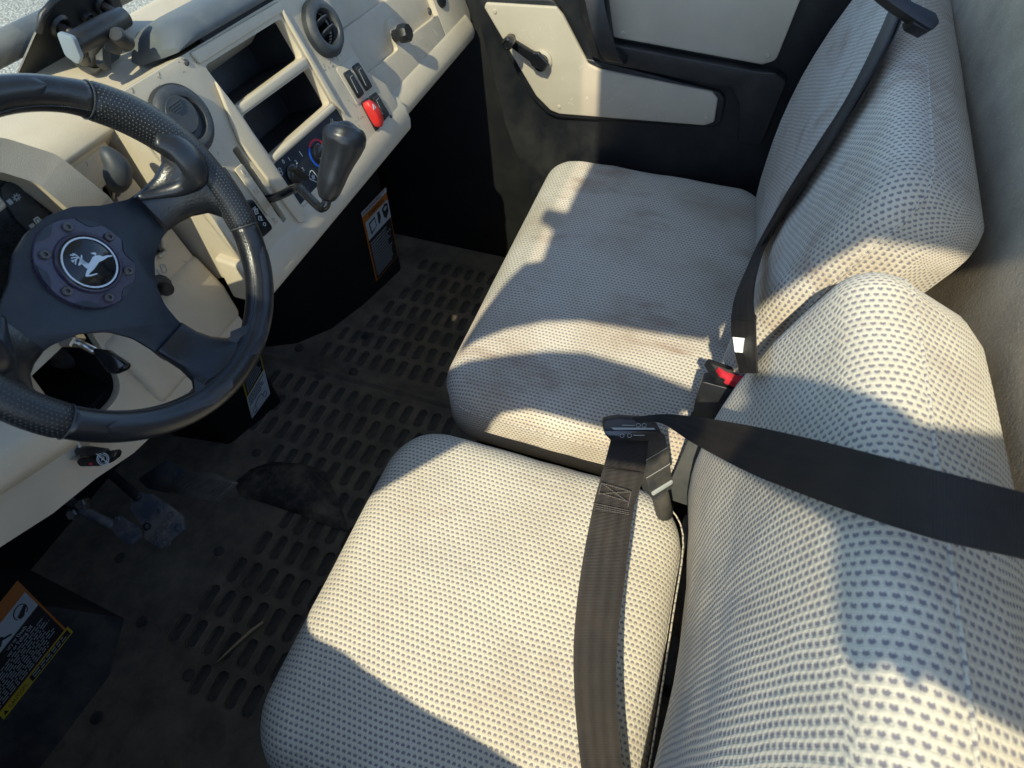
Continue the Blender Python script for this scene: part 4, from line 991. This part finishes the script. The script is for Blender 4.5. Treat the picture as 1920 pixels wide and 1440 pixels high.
# pedal box housing with yellow label
ph = thing('pedal_box', 'black housing with yellow and white label behind the wheel rim', 'console', (.06, .6, 0))
fpz = [FLOOR.sight(*p) for p in [(528, 752), (432, 833), (330, 818)]]
pz = [(fpz[0].x+.06, fpz[0].y+.10), (fpz[0].x, fpz[0].y), (fpz[1].x, fpz[1].y), (fpz[2].x, fpz[2].y), (fpz[2].x+.02, fpz[2].y+.2), (fpz[0].x+.06, fpz[0].y+.25)]
prism('housing', [(x, y, -.01) for x, y in pz], (.0, .02, .64), FOOTBLACK, ph, .008, 2)
e_ = V((pz[1][0]-pz[2][0], pz[1][1]-pz[2][1], 0)).normalized(); PH = Plane((pz[2][0], pz[2][1], 0), e_, (0, .03, 1)); PH.o += PH.n*.001
k, P = warn(ph, PH, [(455, 716), (487, 655), (506, 737), (472, 784)], (YELLOW, [(.06, .40, .05, .95, DECBLACK), (.43, 1.0, .0, 1.0, PWHITE)]))
polys('label_text', PH, lines(P, .09, .38, 5, .1, .9), GREYPRINT, k, c=.0030)
polys('label_text_dark', PH, lines(P, .46, .70, 5, .06, .9), DECBLACK, k, c=.0030)
wl = []
for cs, ct in ((.22, .90), (.78, .86)): wl += stroke([P(cs+.09*math.cos(t), ct+.06*math.sin(t)) for t in [i*.6 for i in range(11)]], .0012)
wl += stroke([P(*q) for q in [(.25, .82), (.45, .74), (.62, .76), (.70, .84)]], .0014)
polys('label_drawing', PH, wl, DECBLACK, k, c=.0030)
# left toe board with orange label
tb_ = thing('toe_board', 'dusty black wheel housing with orange caution label in driver footwell', 'footwell panel', (-.6, .55, 0))
TBp = Plane((-.5, .505, 0), (1, 0, 0), (0, .62, .78))
e0 = [FLOOR.sight(*p) for p in [(75, 1440), (205, 1268), (233, 1160), (180, 1085), (60, 1000)]]
bm = bmesh.new(); A = loopverts(bm, [(p.x, p.y, .001) for p in [V((-.80, .50, 0))]+e0[:3]]+[(e0[2].x+.02, .80, .001), (-.80, .80, .001)])
hts = [.42, .42, .40, .36, .36, .42]; sl2 = [(0, .26), (0, .26), (-.02, .25), (-.10, .18), (-.10, .0), (0, 0)]
B = loopverts(bm, [(v.co.x+s[0], v.co.y+s[1], h) for v, s, h in zip(A, sl2, hts)])
for i in range(len(A)): bm.faces.new((A[i-1], A[i], B[i], B[i-1]))
bm.faces.new(B); soft(bm, .010, 3, 18); emit('housing', bm, DUSTYBLACK, tb_, ang=50)
TL = Plane(e0[1]*.5+e0[0]*.5, (e0[1]-e0[0]), (0, .255, .41)); TL.o += TL.n*.004
k, P = warn(tb_, TL, [(-86, 1238), (35, 1076), (133, 1183), (12, 1345)], (ORANGE, [(.165, .40, .05, .97, PWHITE), (.40, .885, .02, .975, DECBLACK)]))
polys('label_text', TL, lines(P, .545, .87, 11, .04, .95), GREYPRINT, k, c=.0030)
rot = math.atan2(V(P(1, .5)).y-V(P(0, .5)).y, V(P(1, .5)).x-V(P(0, .5)).x)
hh = (V(P(0, 1))-V(P(0, 0))).length
q = V(P(.60, .445)); text('label_heading', 'ury or Death', TL, q.x, q.y, hh*.058, PWHITE, k, c=.003, rot=rot)
q = V(P(.60, .505)); text('label_heading', 'ver or Falling Off', TL, q.x, q.y, hh*.058, PWHITE, k, c=.003, rot=rot)
hm = [P(.80+.085*math.cos(t), .275+.075*math.sin(t)) for t in [i*.42-3.6 for i in range(12)]]
polys('label_helmet', TL, stroke(hm, .0016)+[PL_(P, [(.74, .29), (.87, .25), (.885, .28), (.80, .345), (.75, .335)])], DECBLACK, k, c=.003)
polys('label_figure', TL, [PL_(P, [(.36, .27), (.46, .23), (.52, .30), (.44, .36)]), PL_(P, [(.50, .30), (.60, .36), (.585, .372), (.48, .32)])], DECBLACK, k, c=.003)
# yellow caution strip below it
k2 = plate('caution_label', TL, [P(0, .895), P(1.03, .895), P(1.03, 1.0), P(0, 1.0)], .001, YELLOW, tb_, c=.0012)
polys('caution_field', TL, [[P(.42, .91), P(1.0, .91), P(1.0, .985), P(.42, .985)]], DECBLACK, k2, c=.0024)
polys('caution_text', TL, lines(P, .92, .985, 2, .46, .98), GREYPRINT, k2, c=.0032)
q = V(P(.235, .948)); text('caution_word', 'CAUTION', TL, q.x, q.y, hh*.062, DECBLACK, k2, c=.0024, rot=rot)
polys('caution_triangle', TL, [[P(.03, .975), P(.085, .975), P(.0575, .92)]], DECBLACK, k2, c=.0024)
# ---- pedals
ac = thing('accelerator_pedal', 'dusty ribbed accelerator pedal hanging on the right', 'pedal', (-.14, .48, .1))
AP = Plane(depth(372, 905, 1.06), (depth(410, 952, 1.06)-depth(432, 918, 1.06)), (depth(300, 862, 1.13)-depth(410, 935, 1.05)))
if AP.n.dot(FW) > 0: AP = Plane(AP.o, -AP.u, AP.v)
plate('pedal_arm', AP, rp([AP.ab(*p) for p in [(272, 880), (318, 845), (345, 868), (360, 905), (320, 920), (290, 905)]], .008, 3), .010, DSTEEL, ac, bev=.003)
plate('pedal_pad', AP, rp([AP.ab(*p) for p in [(352, 878), (392, 884), (432, 914), (402, 953), (355, 935), (322, 912)]], .004, 3), .012, PADDUST, ac, c=.004, bev=.002)
rb = []
for k in range(17):
    t = k/16; x0, y0 = 340+(404-340)*t, 905+(944-905)*t; x1, y1 = 362+(428-362)*t, 884+(918-884)*t; rb += stroke([AP.ab(x0, y0), AP.ab(x1, y1)], .0016)
polys('pad_ribs', AP, rb, PADDUST, ac, c=.0060, th=.003)
bk = thing('brake_pedal', 'broad dark steel brake pedal with punched grip holes', 'pedal', (-.24, .45, .18))
KP2 = Plane(depth(285, 975, .97), RX+DN*.12, -DN+FW*.25)
plate('pedal_face', KP2, rp([KP2.ab(*p) for p in [(242, 957), (262, 927), (288, 926), (318, 942), (345, 960), (347, 985), (322, 1005), (298, 1028), (266, 1012), (262, 990)]], .006, 3), .008, DSTEEL, bk, bev=.002)
for px, py in ((326, 962), (313, 979), (337, 984), (301, 993), (289, 1007), (311, 1013), (300, 958), (275, 988)):
    a, b = KP2.ab(px, py); lathe('grip_hole', KP2, [(.0062, .0), (.0062, .003), (.0050, .0035), (.0042, .001), (.0040, -.004), (0, -.004)], DSTEEL if px > 280 else BLACK, bk, a, b, 16)
tube('pedal_stem', [depth(262, 935, .98), depth(190, 872, 1.02), depth(150, 820, 1.05)], .008, BLACK, bk, n=10)
pb = thing('parking_pedal', 'small studded parking brake pedal left of the brake', 'pedal', (-.3, .45, .2))
KP3 = Plane(depth(235, 994, .945), RX+DN*.2, -DN+FW*.25)
plate('pedal_face', KP3, rp([KP3.ab(*p) for p in [(206, 992), (224, 968), (262, 985), (264, 1000), (241, 1022), (210, 1005)]], .005, 3), .008, DSTEEL, pb, bev=.002)
for px, py in ((222, 977), (240, 984), (254, 996), (226, 1001), (240, 1012)):
    a, b = KP3.ab(px, py); lathe('stud', KP3, [(0, .003), (.0035, .003), (.0045, .0)], DSTEEL, pb, a, b, 12)
tube('pedal_stem', [depth(212, 985, .95), depth(150, 955, .96), depth(118, 930, .98)], .008, DSTEEL, pb, n=10)
for px, py in ((152, 945), (135, 964)):
    NPp = Plane(depth(px, py, .945), RX, -DN); lathe('pivot_nut', NPp, [(.0095, -.012), (.0095, .002), (.007, .004), (0, .004)], STEEL, pb, n=6)
# ---- straw on the mat
s0, s1 = FLOOR.sight(493, 1167, .012), FLOOR.sight(403, 1245, .006)
sm_ = (s0+s1)/2+V((.004, 0, .002)); stw = tube('grass_straw', [s0, s0.lerp(sm_, .5)+V((.001, .001, .001)), sm_, s1.lerp(sm_, .5), s1], [.0032, .0034, .0030, .0022, .0008], STRAW, None, n=8)
tag(stw, 'dry pale grass straw lying on the driver floor mat', 'straw')

# ================================================================== SEATS
ds = thing('driver_bucket_seat', 'driver bucket seat in cream dotted fabric under the shoulder belt', 'seat', (-.24, -.22, .2), 'front seats')  # the vehicle's driver seat, cushion and backrest
ps = thing('passenger_bench', 'wide passenger bench in cream dotted fabric by the far door', 'seat', (.42, -.22, .2), 'front seats')
def cushplace(xc, yc, z0, wv=0.0, front=.0, side=.0):
    def f(a, b, c):
        wob = .0042*noise.noise(V((a*8+xc*7, b*8, 1)))+.0022*noise.noise(V((a*22, b*30+xc, 5)))
        return V((xc+a, yc+b, z0+c+wob*(1 if c > -.03 else .3)+front*max(0, b)**2*4))
    return f
pad('cushion', .515, .478, .15, .085, .048, cushplace(-.268, -.2035, .418), FAB_D, ds, dome=.014)
pad('cushion', .790, .525, .15, .080, .042, cushplace(.442, -.250, .420), FAB_P, ps, dome=.012, uo=(.7, .1))
box('cushion_base', (-.50, -.42, .0), (-.04, -.02, .28), BLACK, ds, .02); box('cushion_base', (.08, -.45, .0), (.76, -.04, .28), BLACK, ps, .02)
def backplace(xc, hgt, low, w):
    def f(a, b, c):
        p, n = bsp(low+b+hgt/2); q = min(1, abs(a)/(w/2))
        n = n if n.y > 0 else -n
        wob = .0022*noise.noise(V((a*7+xc*7, b*7, 9)))+.0016*noise.noise(V((a*28, b*18+xc, 3)))
        cc = c - dish(xc+a, p.z)*(1 if c > -.075 else .3)+wob
        return V((xc+a, p.y-setback(xc+a), p.z)) + n*cc
    return f
pad('backrest', .535, .528, .14, .048, .044, backplace(-.238, .528, .0, .535), FAB_D, ds, dome=.006, uo=(.31, .45), flip=-1)
pad('backrest', .750, .566, .122, .060, .036, backplace(.447, .566, .0, .75), FAB_P, ps, dome=.006, uo=(1.3, .9), flip=-1)
# piping seams along the rear edge and side gusset of the cushions
def seam(nm, pts, par, r=.0013): tube(nm, smoothpath(pts, 5), r, FAB_D, par, n=6)
seam('piping', [(-.51, -.432, .392), (-.40, -.4425, .394), (-.20, -.4435, .394), (-.07, -.440, .392), (-.018, -.40, .39)], ds)
seam('piping', [(.055, -.44, .372), (.0515, -.20, .374), (.056, -.07, .372), (.10, .004, .372), (.30, .0125, .372)], ps)
# seat hinge hardware in the gap
hd = thing('seat_frame_rail', 'black steel seat rail showing in the gap behind the driver cushion', 'seat rail', (-.2, -.45, .3))
box('rail', (-.50, -.475, .25), (.02, -.455, .29), DSTEEL, hd, .003); box('hinge_block', (-.07, -.475, .30), (-.04, -.450, .36), DUSTYBLACK, hd, .004); box('hinge_block', (-.27, -.475, .28), (-.20, -.452, .345), DUSTYBLACK, hd, .004)
tube('hinge_pin', [(-.02, -.448, .40), (.0, -.462, .37), (.01, -.465, .33)], .010, DUSTYBLACK, hd, n=10)

# ================================================================== SEAT BELTS
db = thing('driver_seat_belt', 'dark brown driver seat belt fastened across the seat', 'seat belt', (-.1, -.34, .6))
TE = [(1185, 782, .715), (1240, 777, .690), (1300, 781, .640), (1400, 797, .545), (1500, 818, .465), (1600, 842, .405), (1750, 881, .352), (1925, 926, .335), (2150, 990, .33)]
BE = [(1195, 792, .715), (1240, 794, .685), (1300, 831, .620), (1400, 884, .525), (1500, 925, .445), (1600, 962, .385), (1750, 1010, .335), (1925, 1050, .320), (2150, 1110, .315)]
ribbon('shoulder_strap', [depth(*p) for p in TE], [depth(*p) for p in BE], WEB, db)
LE = [(1146, 822, .735), (1128, 890, .715), (1112, 950, .700), (1088, 1080, .672), (1076, 1200, .655), (1077, 1300, .645), (1085, 1400, .636), (1100, 1520, .62)]
RE = [(1216, 824, .735), (1207, 890, .715), (1188, 958, .700), (1172, 1080, .672), (1158, 1200, .655), (1156, 1300, .645), (1163, 1400, .636), (1178, 1520, .62)]
ribbon('lap_strap', [depth(*p) for p in LE], [depth(*p) for p in RE], WEB, db)
# doubled, stitched end of the webbing
LE2 = [(1146, 822, .732), (1134, 868, .718), (1128, 888, .712), (1111, 958, .696)]; RE2 = [(1217, 824, .732), (1200, 882, .718), (1206, 892, .712), (1184, 966, .696)]
lap2 = ribbon('webbing_fold', [depth(*p) for p in LE2], [depth(*p) for p in RE2], WEB, db, th=.003, k=6)
ST = Plane(depth(1155, 930, .6985), RX, -DN + FW*.18)
if ST.n.dot(FW) > 0: ST = Plane(ST.o, -ST.u, ST.v)
stc = []
def sline(a, b, n=14):
    for i in range(n):
        p = V(a).lerp(V(b), i/n); q = V(a).lerp(V(b), (i+.6)/n); stc.extend(stroke([ST.ab(*p), ST.ab(*q)], .0009))
for a, b in (((1127, 906), (1182, 922)), ((1122, 924), (1180, 942)), ((1127, 906), (1122, 924)), ((1182, 922), (1176, 950)), ((1122, 926), (1182, 922)), ((1127, 906), (1180, 944)), ((1113, 944), (1180, 958)), ((1112, 948), (1180, 962)), ((1112, 952), (1180, 965))): sline(a, b)
polys('stitching', ST, stc, THREAD, db, c=.004)
TP = Plane(depth(1186, 806, .722), RX + DN*.04, -DN*.55 - FW*.85)
if TP.n.dot(FW) > 0: TP = Plane(TP.o, -TP.u, TP.v)
PT = Plane(depth(1186, 806, .722), RX+DN*.05, -DN - FW*.3)
if PT.n.dot(FW) > 0: PT = Plane(PT.o, -PT.u, PT.v)
tong = plate('latch_plate', PT, rp([PT.ab(*p) for p in [(1130, 800), (1134, 790), (1160, 784), (1215, 785), (1232, 792), (1238, 803), (1238, 817), (1140, 822), (1132, 812)]], .004, 3), .016, BLACK, db, c=.004, bev=.002, seg=3)
plate('plate_lower_lip', PT, rp([PT.ab(*p) for p in [(1132, 806), (1236, 803), (1241, 815), (1234, 822), (1143, 824), (1133, 814)]], .003, 3), .014, GLOSS, tong, c=.0065, bev=.002)
polys('plate_slot', PT, [[PT.ab(*p) for p in [(1145, 801), (1225, 798), (1228, 801), (1150, 805)]]], GREYPRINT, tong, c=.0048)
mk_ = stroke([PT.ab(1166, 795.5), PT.ab(1189, 795)], .0007) + stroke(circ(*PT.ab(1196, 794.5), .0026, 10), .0006, True) + stroke(circ(*PT.ab(1207, 794), .0026, 10), .0006, True)
polys('plate_marks', PT, mk_, GREYPRINT, tong, c=.0050)
mk_ = stroke(circ(*PT.ab(1164, 813.5), .0026, 10), .0006, True) + stroke(circ(*PT.ab(1178, 813), .0026, 10), .0006, True) + stroke([PT.ab(1185, 812), PT.ab(1206, 811)], .0008)
polys('plate_marks', PT, mk_, GREYPRINT, tong, c=.0074)
# driver's buckle
def buckle(thg, top, bot, w0, w1, th, face_dir, mat=BLACK, nm='housing'):
    ax = (bot-top).normalized(); fn = (face_dir - ax*face_dir.dot(ax)).normalized(); wd = ax.cross(fn).normalized(); L = (bot-top).length
    pl = Plane(top, wd, -ax)
    if pl.n.dot(fn) < 0: pl = Plane(top, -wd, -ax)
    o = plate(nm, pl, rp([(-w0/2, 0), (w0/2, 0), (w0/2*1.02, -L*.35), (w1/2, -L), (-w1/2, -L), (-w0/2*1.02, -L*.35)], .005, 3), th, mat, thg, c=th/2, bev=.004, seg=3); return pl, o
dbk = thing('driver_buckle', 'dusty black tapered belt buckle at the inner edge of the driver cushion', 'buckle', depth(1232, 940, .80), 'belt buckles')
pl, o = buckle(dbk, depth(1213, 818, .755), depth(1234, 918, .800), .040, .034, .022, -FW + RX*.25, DUSTYBLACK)
for t in (.30, .62): polys('mould_line', pl, stroke([(-.019, -.085*t), (.019, -.085*t+.002)], .0010), GREYPRINT, o, c=.0112)
plate('collar', pl, rp([(-.017, -.079), (.018, -.077), (.0165, -.084), (-.016, -.086)], .002, 2), .024, GREYPRINT, dbk, c=.0125, bev=.001)
tube('stalk', [depth(1234, 916, .803), depth(1240, 936, .822), depth(1246, 962, .86)], .0125, DUSTYBLACK, dbk, n=12)
pbk = thing('passenger_buckle', 'black belt buckle with red release button between the seats', 'buckle', depth(1325, 800, .86), 'belt buckles')
t0, t1 = depth(1357, 716, .797), depth(1325, 810, .85)
pl, o = buckle(pbk, t0, t1, .056, .048, .026, -FW - RX*.3)
BT = Plane(t0, RX + DN*.22, -DN*.2 - FW)
rb_ = [depth(x, y, d) for x, y, d in ((1324, 674, .800), (1400, 690, .800), (1390, 712, .783), (1335, 706, .783))]
TPl = Plane(rb_[0], rb_[1]-rb_[0], rb_[0]-rb_[3])
if TPl.n.dot(FW) > 0: TPl = Plane(TPl.o, -TPl.u, TPl.v)
plate('top_frame', TPl, rp([TPl.ab(*p) for p in [(1322, 673), (1402, 688), (1390, 716), (1336, 709)]], .004, 3), .012, BLACK, pbk, c=.003, bev=.002, holes=[rp([TPl.ab(*p) for p in [(1328, 679), (1396, 691), (1387, 713), (1338, 707)]], .002, 3)])
plate('release_button', TPl, rp([TPl.ab(*p) for p in [(1336, 691), (1350, 698), (1370, 701), (1390, 699), (1385, 711), (1367, 716), (1350, 713), (1340, 704)]], .001, 2), .010, REDB, pbk, c=.0075, bev=.001)
plate('tongue_slot', TPl, [TPl.ab(*p) for p in [(1331, 680), (1394, 691), (1389, 697), (1337, 690)]], .006, DUSTYBLACK, pbk, c=.0000)
for t in (.25, .5, .75): polys('side_rib', pl, [rect(-.0285, -.118*t-.006, -.025, -.118*t+.003)], BLACK, o, c=.014, th=.006)
plate('stalk_sleeve', pl, rp([(-.020, -.10), (.024, -.10), (.026, -.24), (-.030, -.24)], .004, 3), .014, DARKTRIM, pbk, c=.002, bev=.003)
# passenger belt draped over the bench back
pbt = thing('passenger_seat_belt', 'black passenger seat belt draped across the bench back', 'seat belt', (.4, -.46, .6))
EA = [(1372, 600), (1378, 560), (1400, 505), (1425, 450), (1470, 370), (1530, 275), (1590, 180), (1650, 60), (1690, -40)]
EB = [(1416, 602), (1412, 560), (1420, 508), (1440, 452), (1490, 374), (1552, 280), (1612, 190), (1672, 78), (1725, -40)]
bel = ribbon('flat_webbing', [onback(*p, .014 if p[1] < 480 else .030) for p in EA], [onback(*p, .014 if p[1] < 480 else .030) for p in EB], WEB, pbt)
mid_path = [onback(*p, .018) for p in [(1402, 520), (1430, 458), (1480, 375), (1545, 280), (1600, 190), (1655, 90), (1705, -40)]]
sp_ = smoothpath(mid_path, 6); tube('rolled_webbing', sp_, [.0006+.0085*min(1, i/12) for i in range(len(sp_))], WEB, pbt, n=14, flat=(V((0, .95, .3)).normalized(), .45))
q = [onback(*p, .012) for p in [(1372, 598), (1416, 600), (1416, 634), (1374, 632)]]
ribbon('webbing_end', [onback(1372, 590, .030), onback(1373, 632, .028), onback(1388, 700, .020)], [onback(1417, 590, .030), onback(1417, 634, .028), onback(1420, 700, .020)], WEB, pbt, k=4)
LQ = [onback(*p, .015) for p in [(1374, 632), (1416, 636), (1414, 663), (1378, 660)]]
LP = Plane((LQ[0]+LQ[1]+LQ[2]+LQ[3])/4 - FW*.03, RX, -DN)
lab = plate('white_label', LP, [LP.ab(*p, .002) for p in [(1374, 632), (1416, 636), (1414, 663), (1378, 660)]], .001, WHITE, pbt, c=.002)
tx = []
for k in range(5):
    y = 639+k*4.5; tx += stroke([LP.ab(1385+random.uniform(0, 4), y, .002), LP.ab(1405+random.uniform(0, 4), y+1.5, .002)], .0007)
polys('label_print', LP, tx, GREYPRINT, lab, c=.0034)
PLt = Plane(onback(1692, 25, .035), RX+DN*.28, -DN - FW*.2)
if PLt.n.dot(FW) > 0: PLt = Plane(PLt.o, -PLt.u, PLt.v)
pp_ = plate('latch_plate', PLt, rp([PLt.ab(*p) for p in [(1632, 0), (1650, -14), (1700, 8), (1752, 16), (1756, 32), (1735, 50), (1700, 40), (1660, 26), (1636, 14)]], .005, 3), .016, BLACK, pbt, c=.012, bev=.003)
plate('plate_foot', PLt, rp([PLt.ab(*p) for p in [(1700, 30), (1738, 38), (1734, 52), (1702, 46)]], .003, 3), .020, BLACK, pp_, c=.008, bev=.002)

# ================================================================== PASSENGER DOOR
pd = thing('passenger_door', 'black passenger door with cream trim panels and window crank', 'door', (.86, -.1, .3))
def dz(l): return [(-y, z) for y, z in l]       # door surface coordinates run rearwards
body = dz([(.235, .92), (.215, .70), (.150, .45), (.055, .20), (.02, -.02), (-.66, -.02), (-.66, .92)])
plate('door_skin', DOOR, rp(body, .02), .03, DOORBLACK, pd, c=-.016, bev=.004)
low_p = [(.186, .726), (.030, .735), (.014, .720), (-.049, .632), (-.075, .624), (-.323, .612), (-.338, .600), (-.344, .549), (-.326, .538), (.007, .510), (.030, .515), (.067, .544), (.190, .716)]
def grow(l, s, cx=None): c = V((sum(p[0] for p in l)/len(l), sum(p[1] for p in l)/len(l))); return [tuple(V(p)+(V(p)-c).normalized()*s) for p in l]
plate('panel_frame', DOOR, rp(grow(dz(low_p), .016), .018, 4), .02, DOORBLACK, pd, c=-.004, bev=.006, seg=3)
plate('lower_trim', DOOR, rp(dz(low_p), [.006, .008, .008, .014, .012, .010, .008, .008, .010, .014, .012, .02, .006], 4), .012, BEIGE_DOOR, pd, c=.002, bev=.0035, seg=3)
up_p = [(-.055, .90), (-.065, .758), (-.097, .690), (-.405, .677), (-.428, .688), (-.440, .90)]
plate('upper_trim', DOOR, rp(dz(up_p), [.006, .02, .008, .014, .014, .006], 4), .012, BEIGE_DOOR, pd, c=-.004, bev=.0035, seg=3)
# armrest ridge below the upper trim
arm = [(.010, .90), (-.020, .745), (-.058, .655), (-.085, .645), (-.36, .630), (-.385, .60), (-.405, .52), (-.455, .52), (-.46, .66), (-.432, .672), (-.405, .670), (-.100, .683), (-.078, .76), (-.066, .90)]
plate('armrest', DOOR, rp(dz(arm), .012, 3), .03, BLACK, pd, c=.014, bev=.007, seg=3)
# grab handle
hpth = smoothpath([(.820, -.040, .86), (.792, -.052, .80), (.782, -.070, .75), (.784, -.095, .695), (.800, -.113, .668), (.828, -.118, .660)], 5)
wd = V((.20, -1, -.12)).normalized()
ribbon('grab_handle', [p - wd*.019 for p in hpth], [p + wd*.019 for p in hpth], BLACK, pd, th=.014, k=1, smooth=False)
# window crank
HC_ = [DOOR.ab(*p, .02) for p in [(1013, 120)]][0]
cr = lathe('crank_boss', DOOR, [(.0225, .002), (.0225, .007), (.018, .010), (0, .010)], BEIGE_DOOR, pd, *HC_, 32)
k0 = DOOR.ab(1013, 117, .028); k1 = DOOR.ab(957, 82, .034)
u = (V(k1)-V(k0)).normalized(); v = V((-u.y, u.x)); a = V(k0); b = V(k1)
arm_pts = [tuple(a-u*.016+v*.010), tuple(a-u*.016-v*.010), tuple(a+u*.012-v*.0165), tuple(a+u*.022-v*.011), tuple(b-v*.008), tuple(b+u*.008-v*.006), tuple(b+u*.008+v*.006), tuple(b+v*.008), tuple(a+u*.022+v*.011), tuple(a+u*.012+v*.0165)]
plate('crank_arm', DOOR, rp(arm_pts, .004, 3), .012, GLOSS, pd, c=.032, bev=.003, seg=3)
lathe('crank_hub', DOOR, [(.017, .008), (.016, .022)], BLACK, pd, *HC_, 24)
kn = lathe('crank_knob', DOOR, [(.0065, .028), (.0068, .034), (.0115, .040), (.0128, .060), (.0120, .066), (.0085, .068), (.0078, .065), (0, .065)], GLOSS, pd, *DOOR.ab(954, 79, .055), 32)
sc_ = [[DOOR.ab(*p, .003) for p in q] for q in ([(1070, 188), (1074, 183)], [(1098, 186), (1100, 181), (1103, 187)], [(1086, 130), (1092, 122)])]
polys('scratch', DOOR, sum([stroke(q, .0006) for q in sc_], []), WHITE, pd, c=.0024, th=.0003)


# ---- wear marks and fixings on the dash and door
def scuffs(nm, pl, boxes, n, mat, par, c, ln=.010, w=.0006, ang=(0, 3.14)):
    out = []
    for k in range(n):
        x0, x1, y0, y1 = random.choice(boxes); a, b = random.uniform(x0, x1), random.uniform(y0, y1); t = random.uniform(*ang); l_ = ln*random.uniform(.2, 1)
        out += stroke([(a, b), (a+l_*math.cos(t)*.6, b+l_*math.sin(t)*.6), (a+l_*math.cos(t+.25), b+l_*math.sin(t+.25))], w*random.uniform(.5, 1.3))
    polys(nm, pl, out, mat, par, c=c, th=.0003)
GRIME = plastic('grime', (.20, .155, .10), .9, 300, .1)
PALE = plastic('pale_scuff', (.72, .67, .56), .8, 300, .1)
scuffs('scuff_marks', F, [(-.01, .09, -.08, .045), (.30, .39, .03, .04), (.30, .34, -.09, .03), (-.01, .10, .13, .145)], 46, GRIME, dash, .0004, .007, .0005)
scuffs('scuff_marks', PP, [(.46, .72, -.09, -.035)], 26, PALE, dash, .0004, .028, .0004, (2.0, 2.9))
scuffs('scuff_marks', D, [(-.12, -.04, -.12, .06), (-.30, -.10, -.21, -.15)], 30, GRIME, dash, .0004, .008, .0005)
scuffs('door_scuffs', DOOR, [(-.01, .31, .535, .60), (-.12, -.03, .63, .71)], 24, PALE, pd, .0024, .018, .0004)
for a, b in ((-.008, .138), (.085, .140), (.405, -.088), (-.010, -.085)): lathe('stack_screw', F, [(0, .0022), (.0022, .0022), (.0036, .0012), (.0040, .0002)], BOLT, dash, a, b, 14)
for y, z in ((.165, .712), (-.325, .556), (.01, .528), (-.115, .70), (-.41, .695)): lathe('trim_clip', DOOR, [(0, .0045 if z < .6 or y > 0 else -.0015), (.0040, .004 if z < .6 or y > 0 else -.0018), (.0052, .0022 if z < .6 or y > 0 else -.0038)], BEIGE_DOOR, pd, -y, z, 18)
# ---- glossy inlays where the lower spoke and rim meet, and stitching along the rim
for sgn in (1, -1):
    ol = [(.026, -.128, -.010), (.034, -.122, -.008), (.050, -.128, .004), (.066, -.126, .010), (.074, -.130, .013), (.050, -.146, .0165), (.024, -.150, .0165), (.014, -.146, .010)]
    bm = bmesh.new(); vs = [bm.verts.new(WH.p(sgn*a, b, c+.0035)) for a, b, c in ol]; cc = bm.verts.new(WH.p(sgn*.040, -.136, .0115))
    for i in range(len(vs)): bm.faces.new((vs[i-1], vs[i], cc))
    bmesh.ops.subdivide_edges(bm, edges=bm.edges[:], cuts=2, use_grid_fill=True, smooth=.6)
    emit('spoke_inlay', bm, LEATHER_S, sw, ang=80)
st_ = []
for k in range(90):
    for d0, d1 in ((203, 262), (278, 337), (48, 132)):
        t = rad(d0+(d1-d0)*k/90); t2 = rad(d0+(d1-d0)*(k+.55)/90); r_ = R0-.0128
        st_.append([(r_*math.cos(t), r_*math.sin(t)), (r_*math.cos(t2), r_*math.sin(t2)), ((r_-.0008)*math.cos(t2), (r_-.0008)*math.sin(t2)), ((r_-.0008)*math.cos(t), (r_-.0008)*math.sin(t))])
polys('rim_stitching', WH, st_, DARKTRIM, sw, c=.0090, th=.0006)
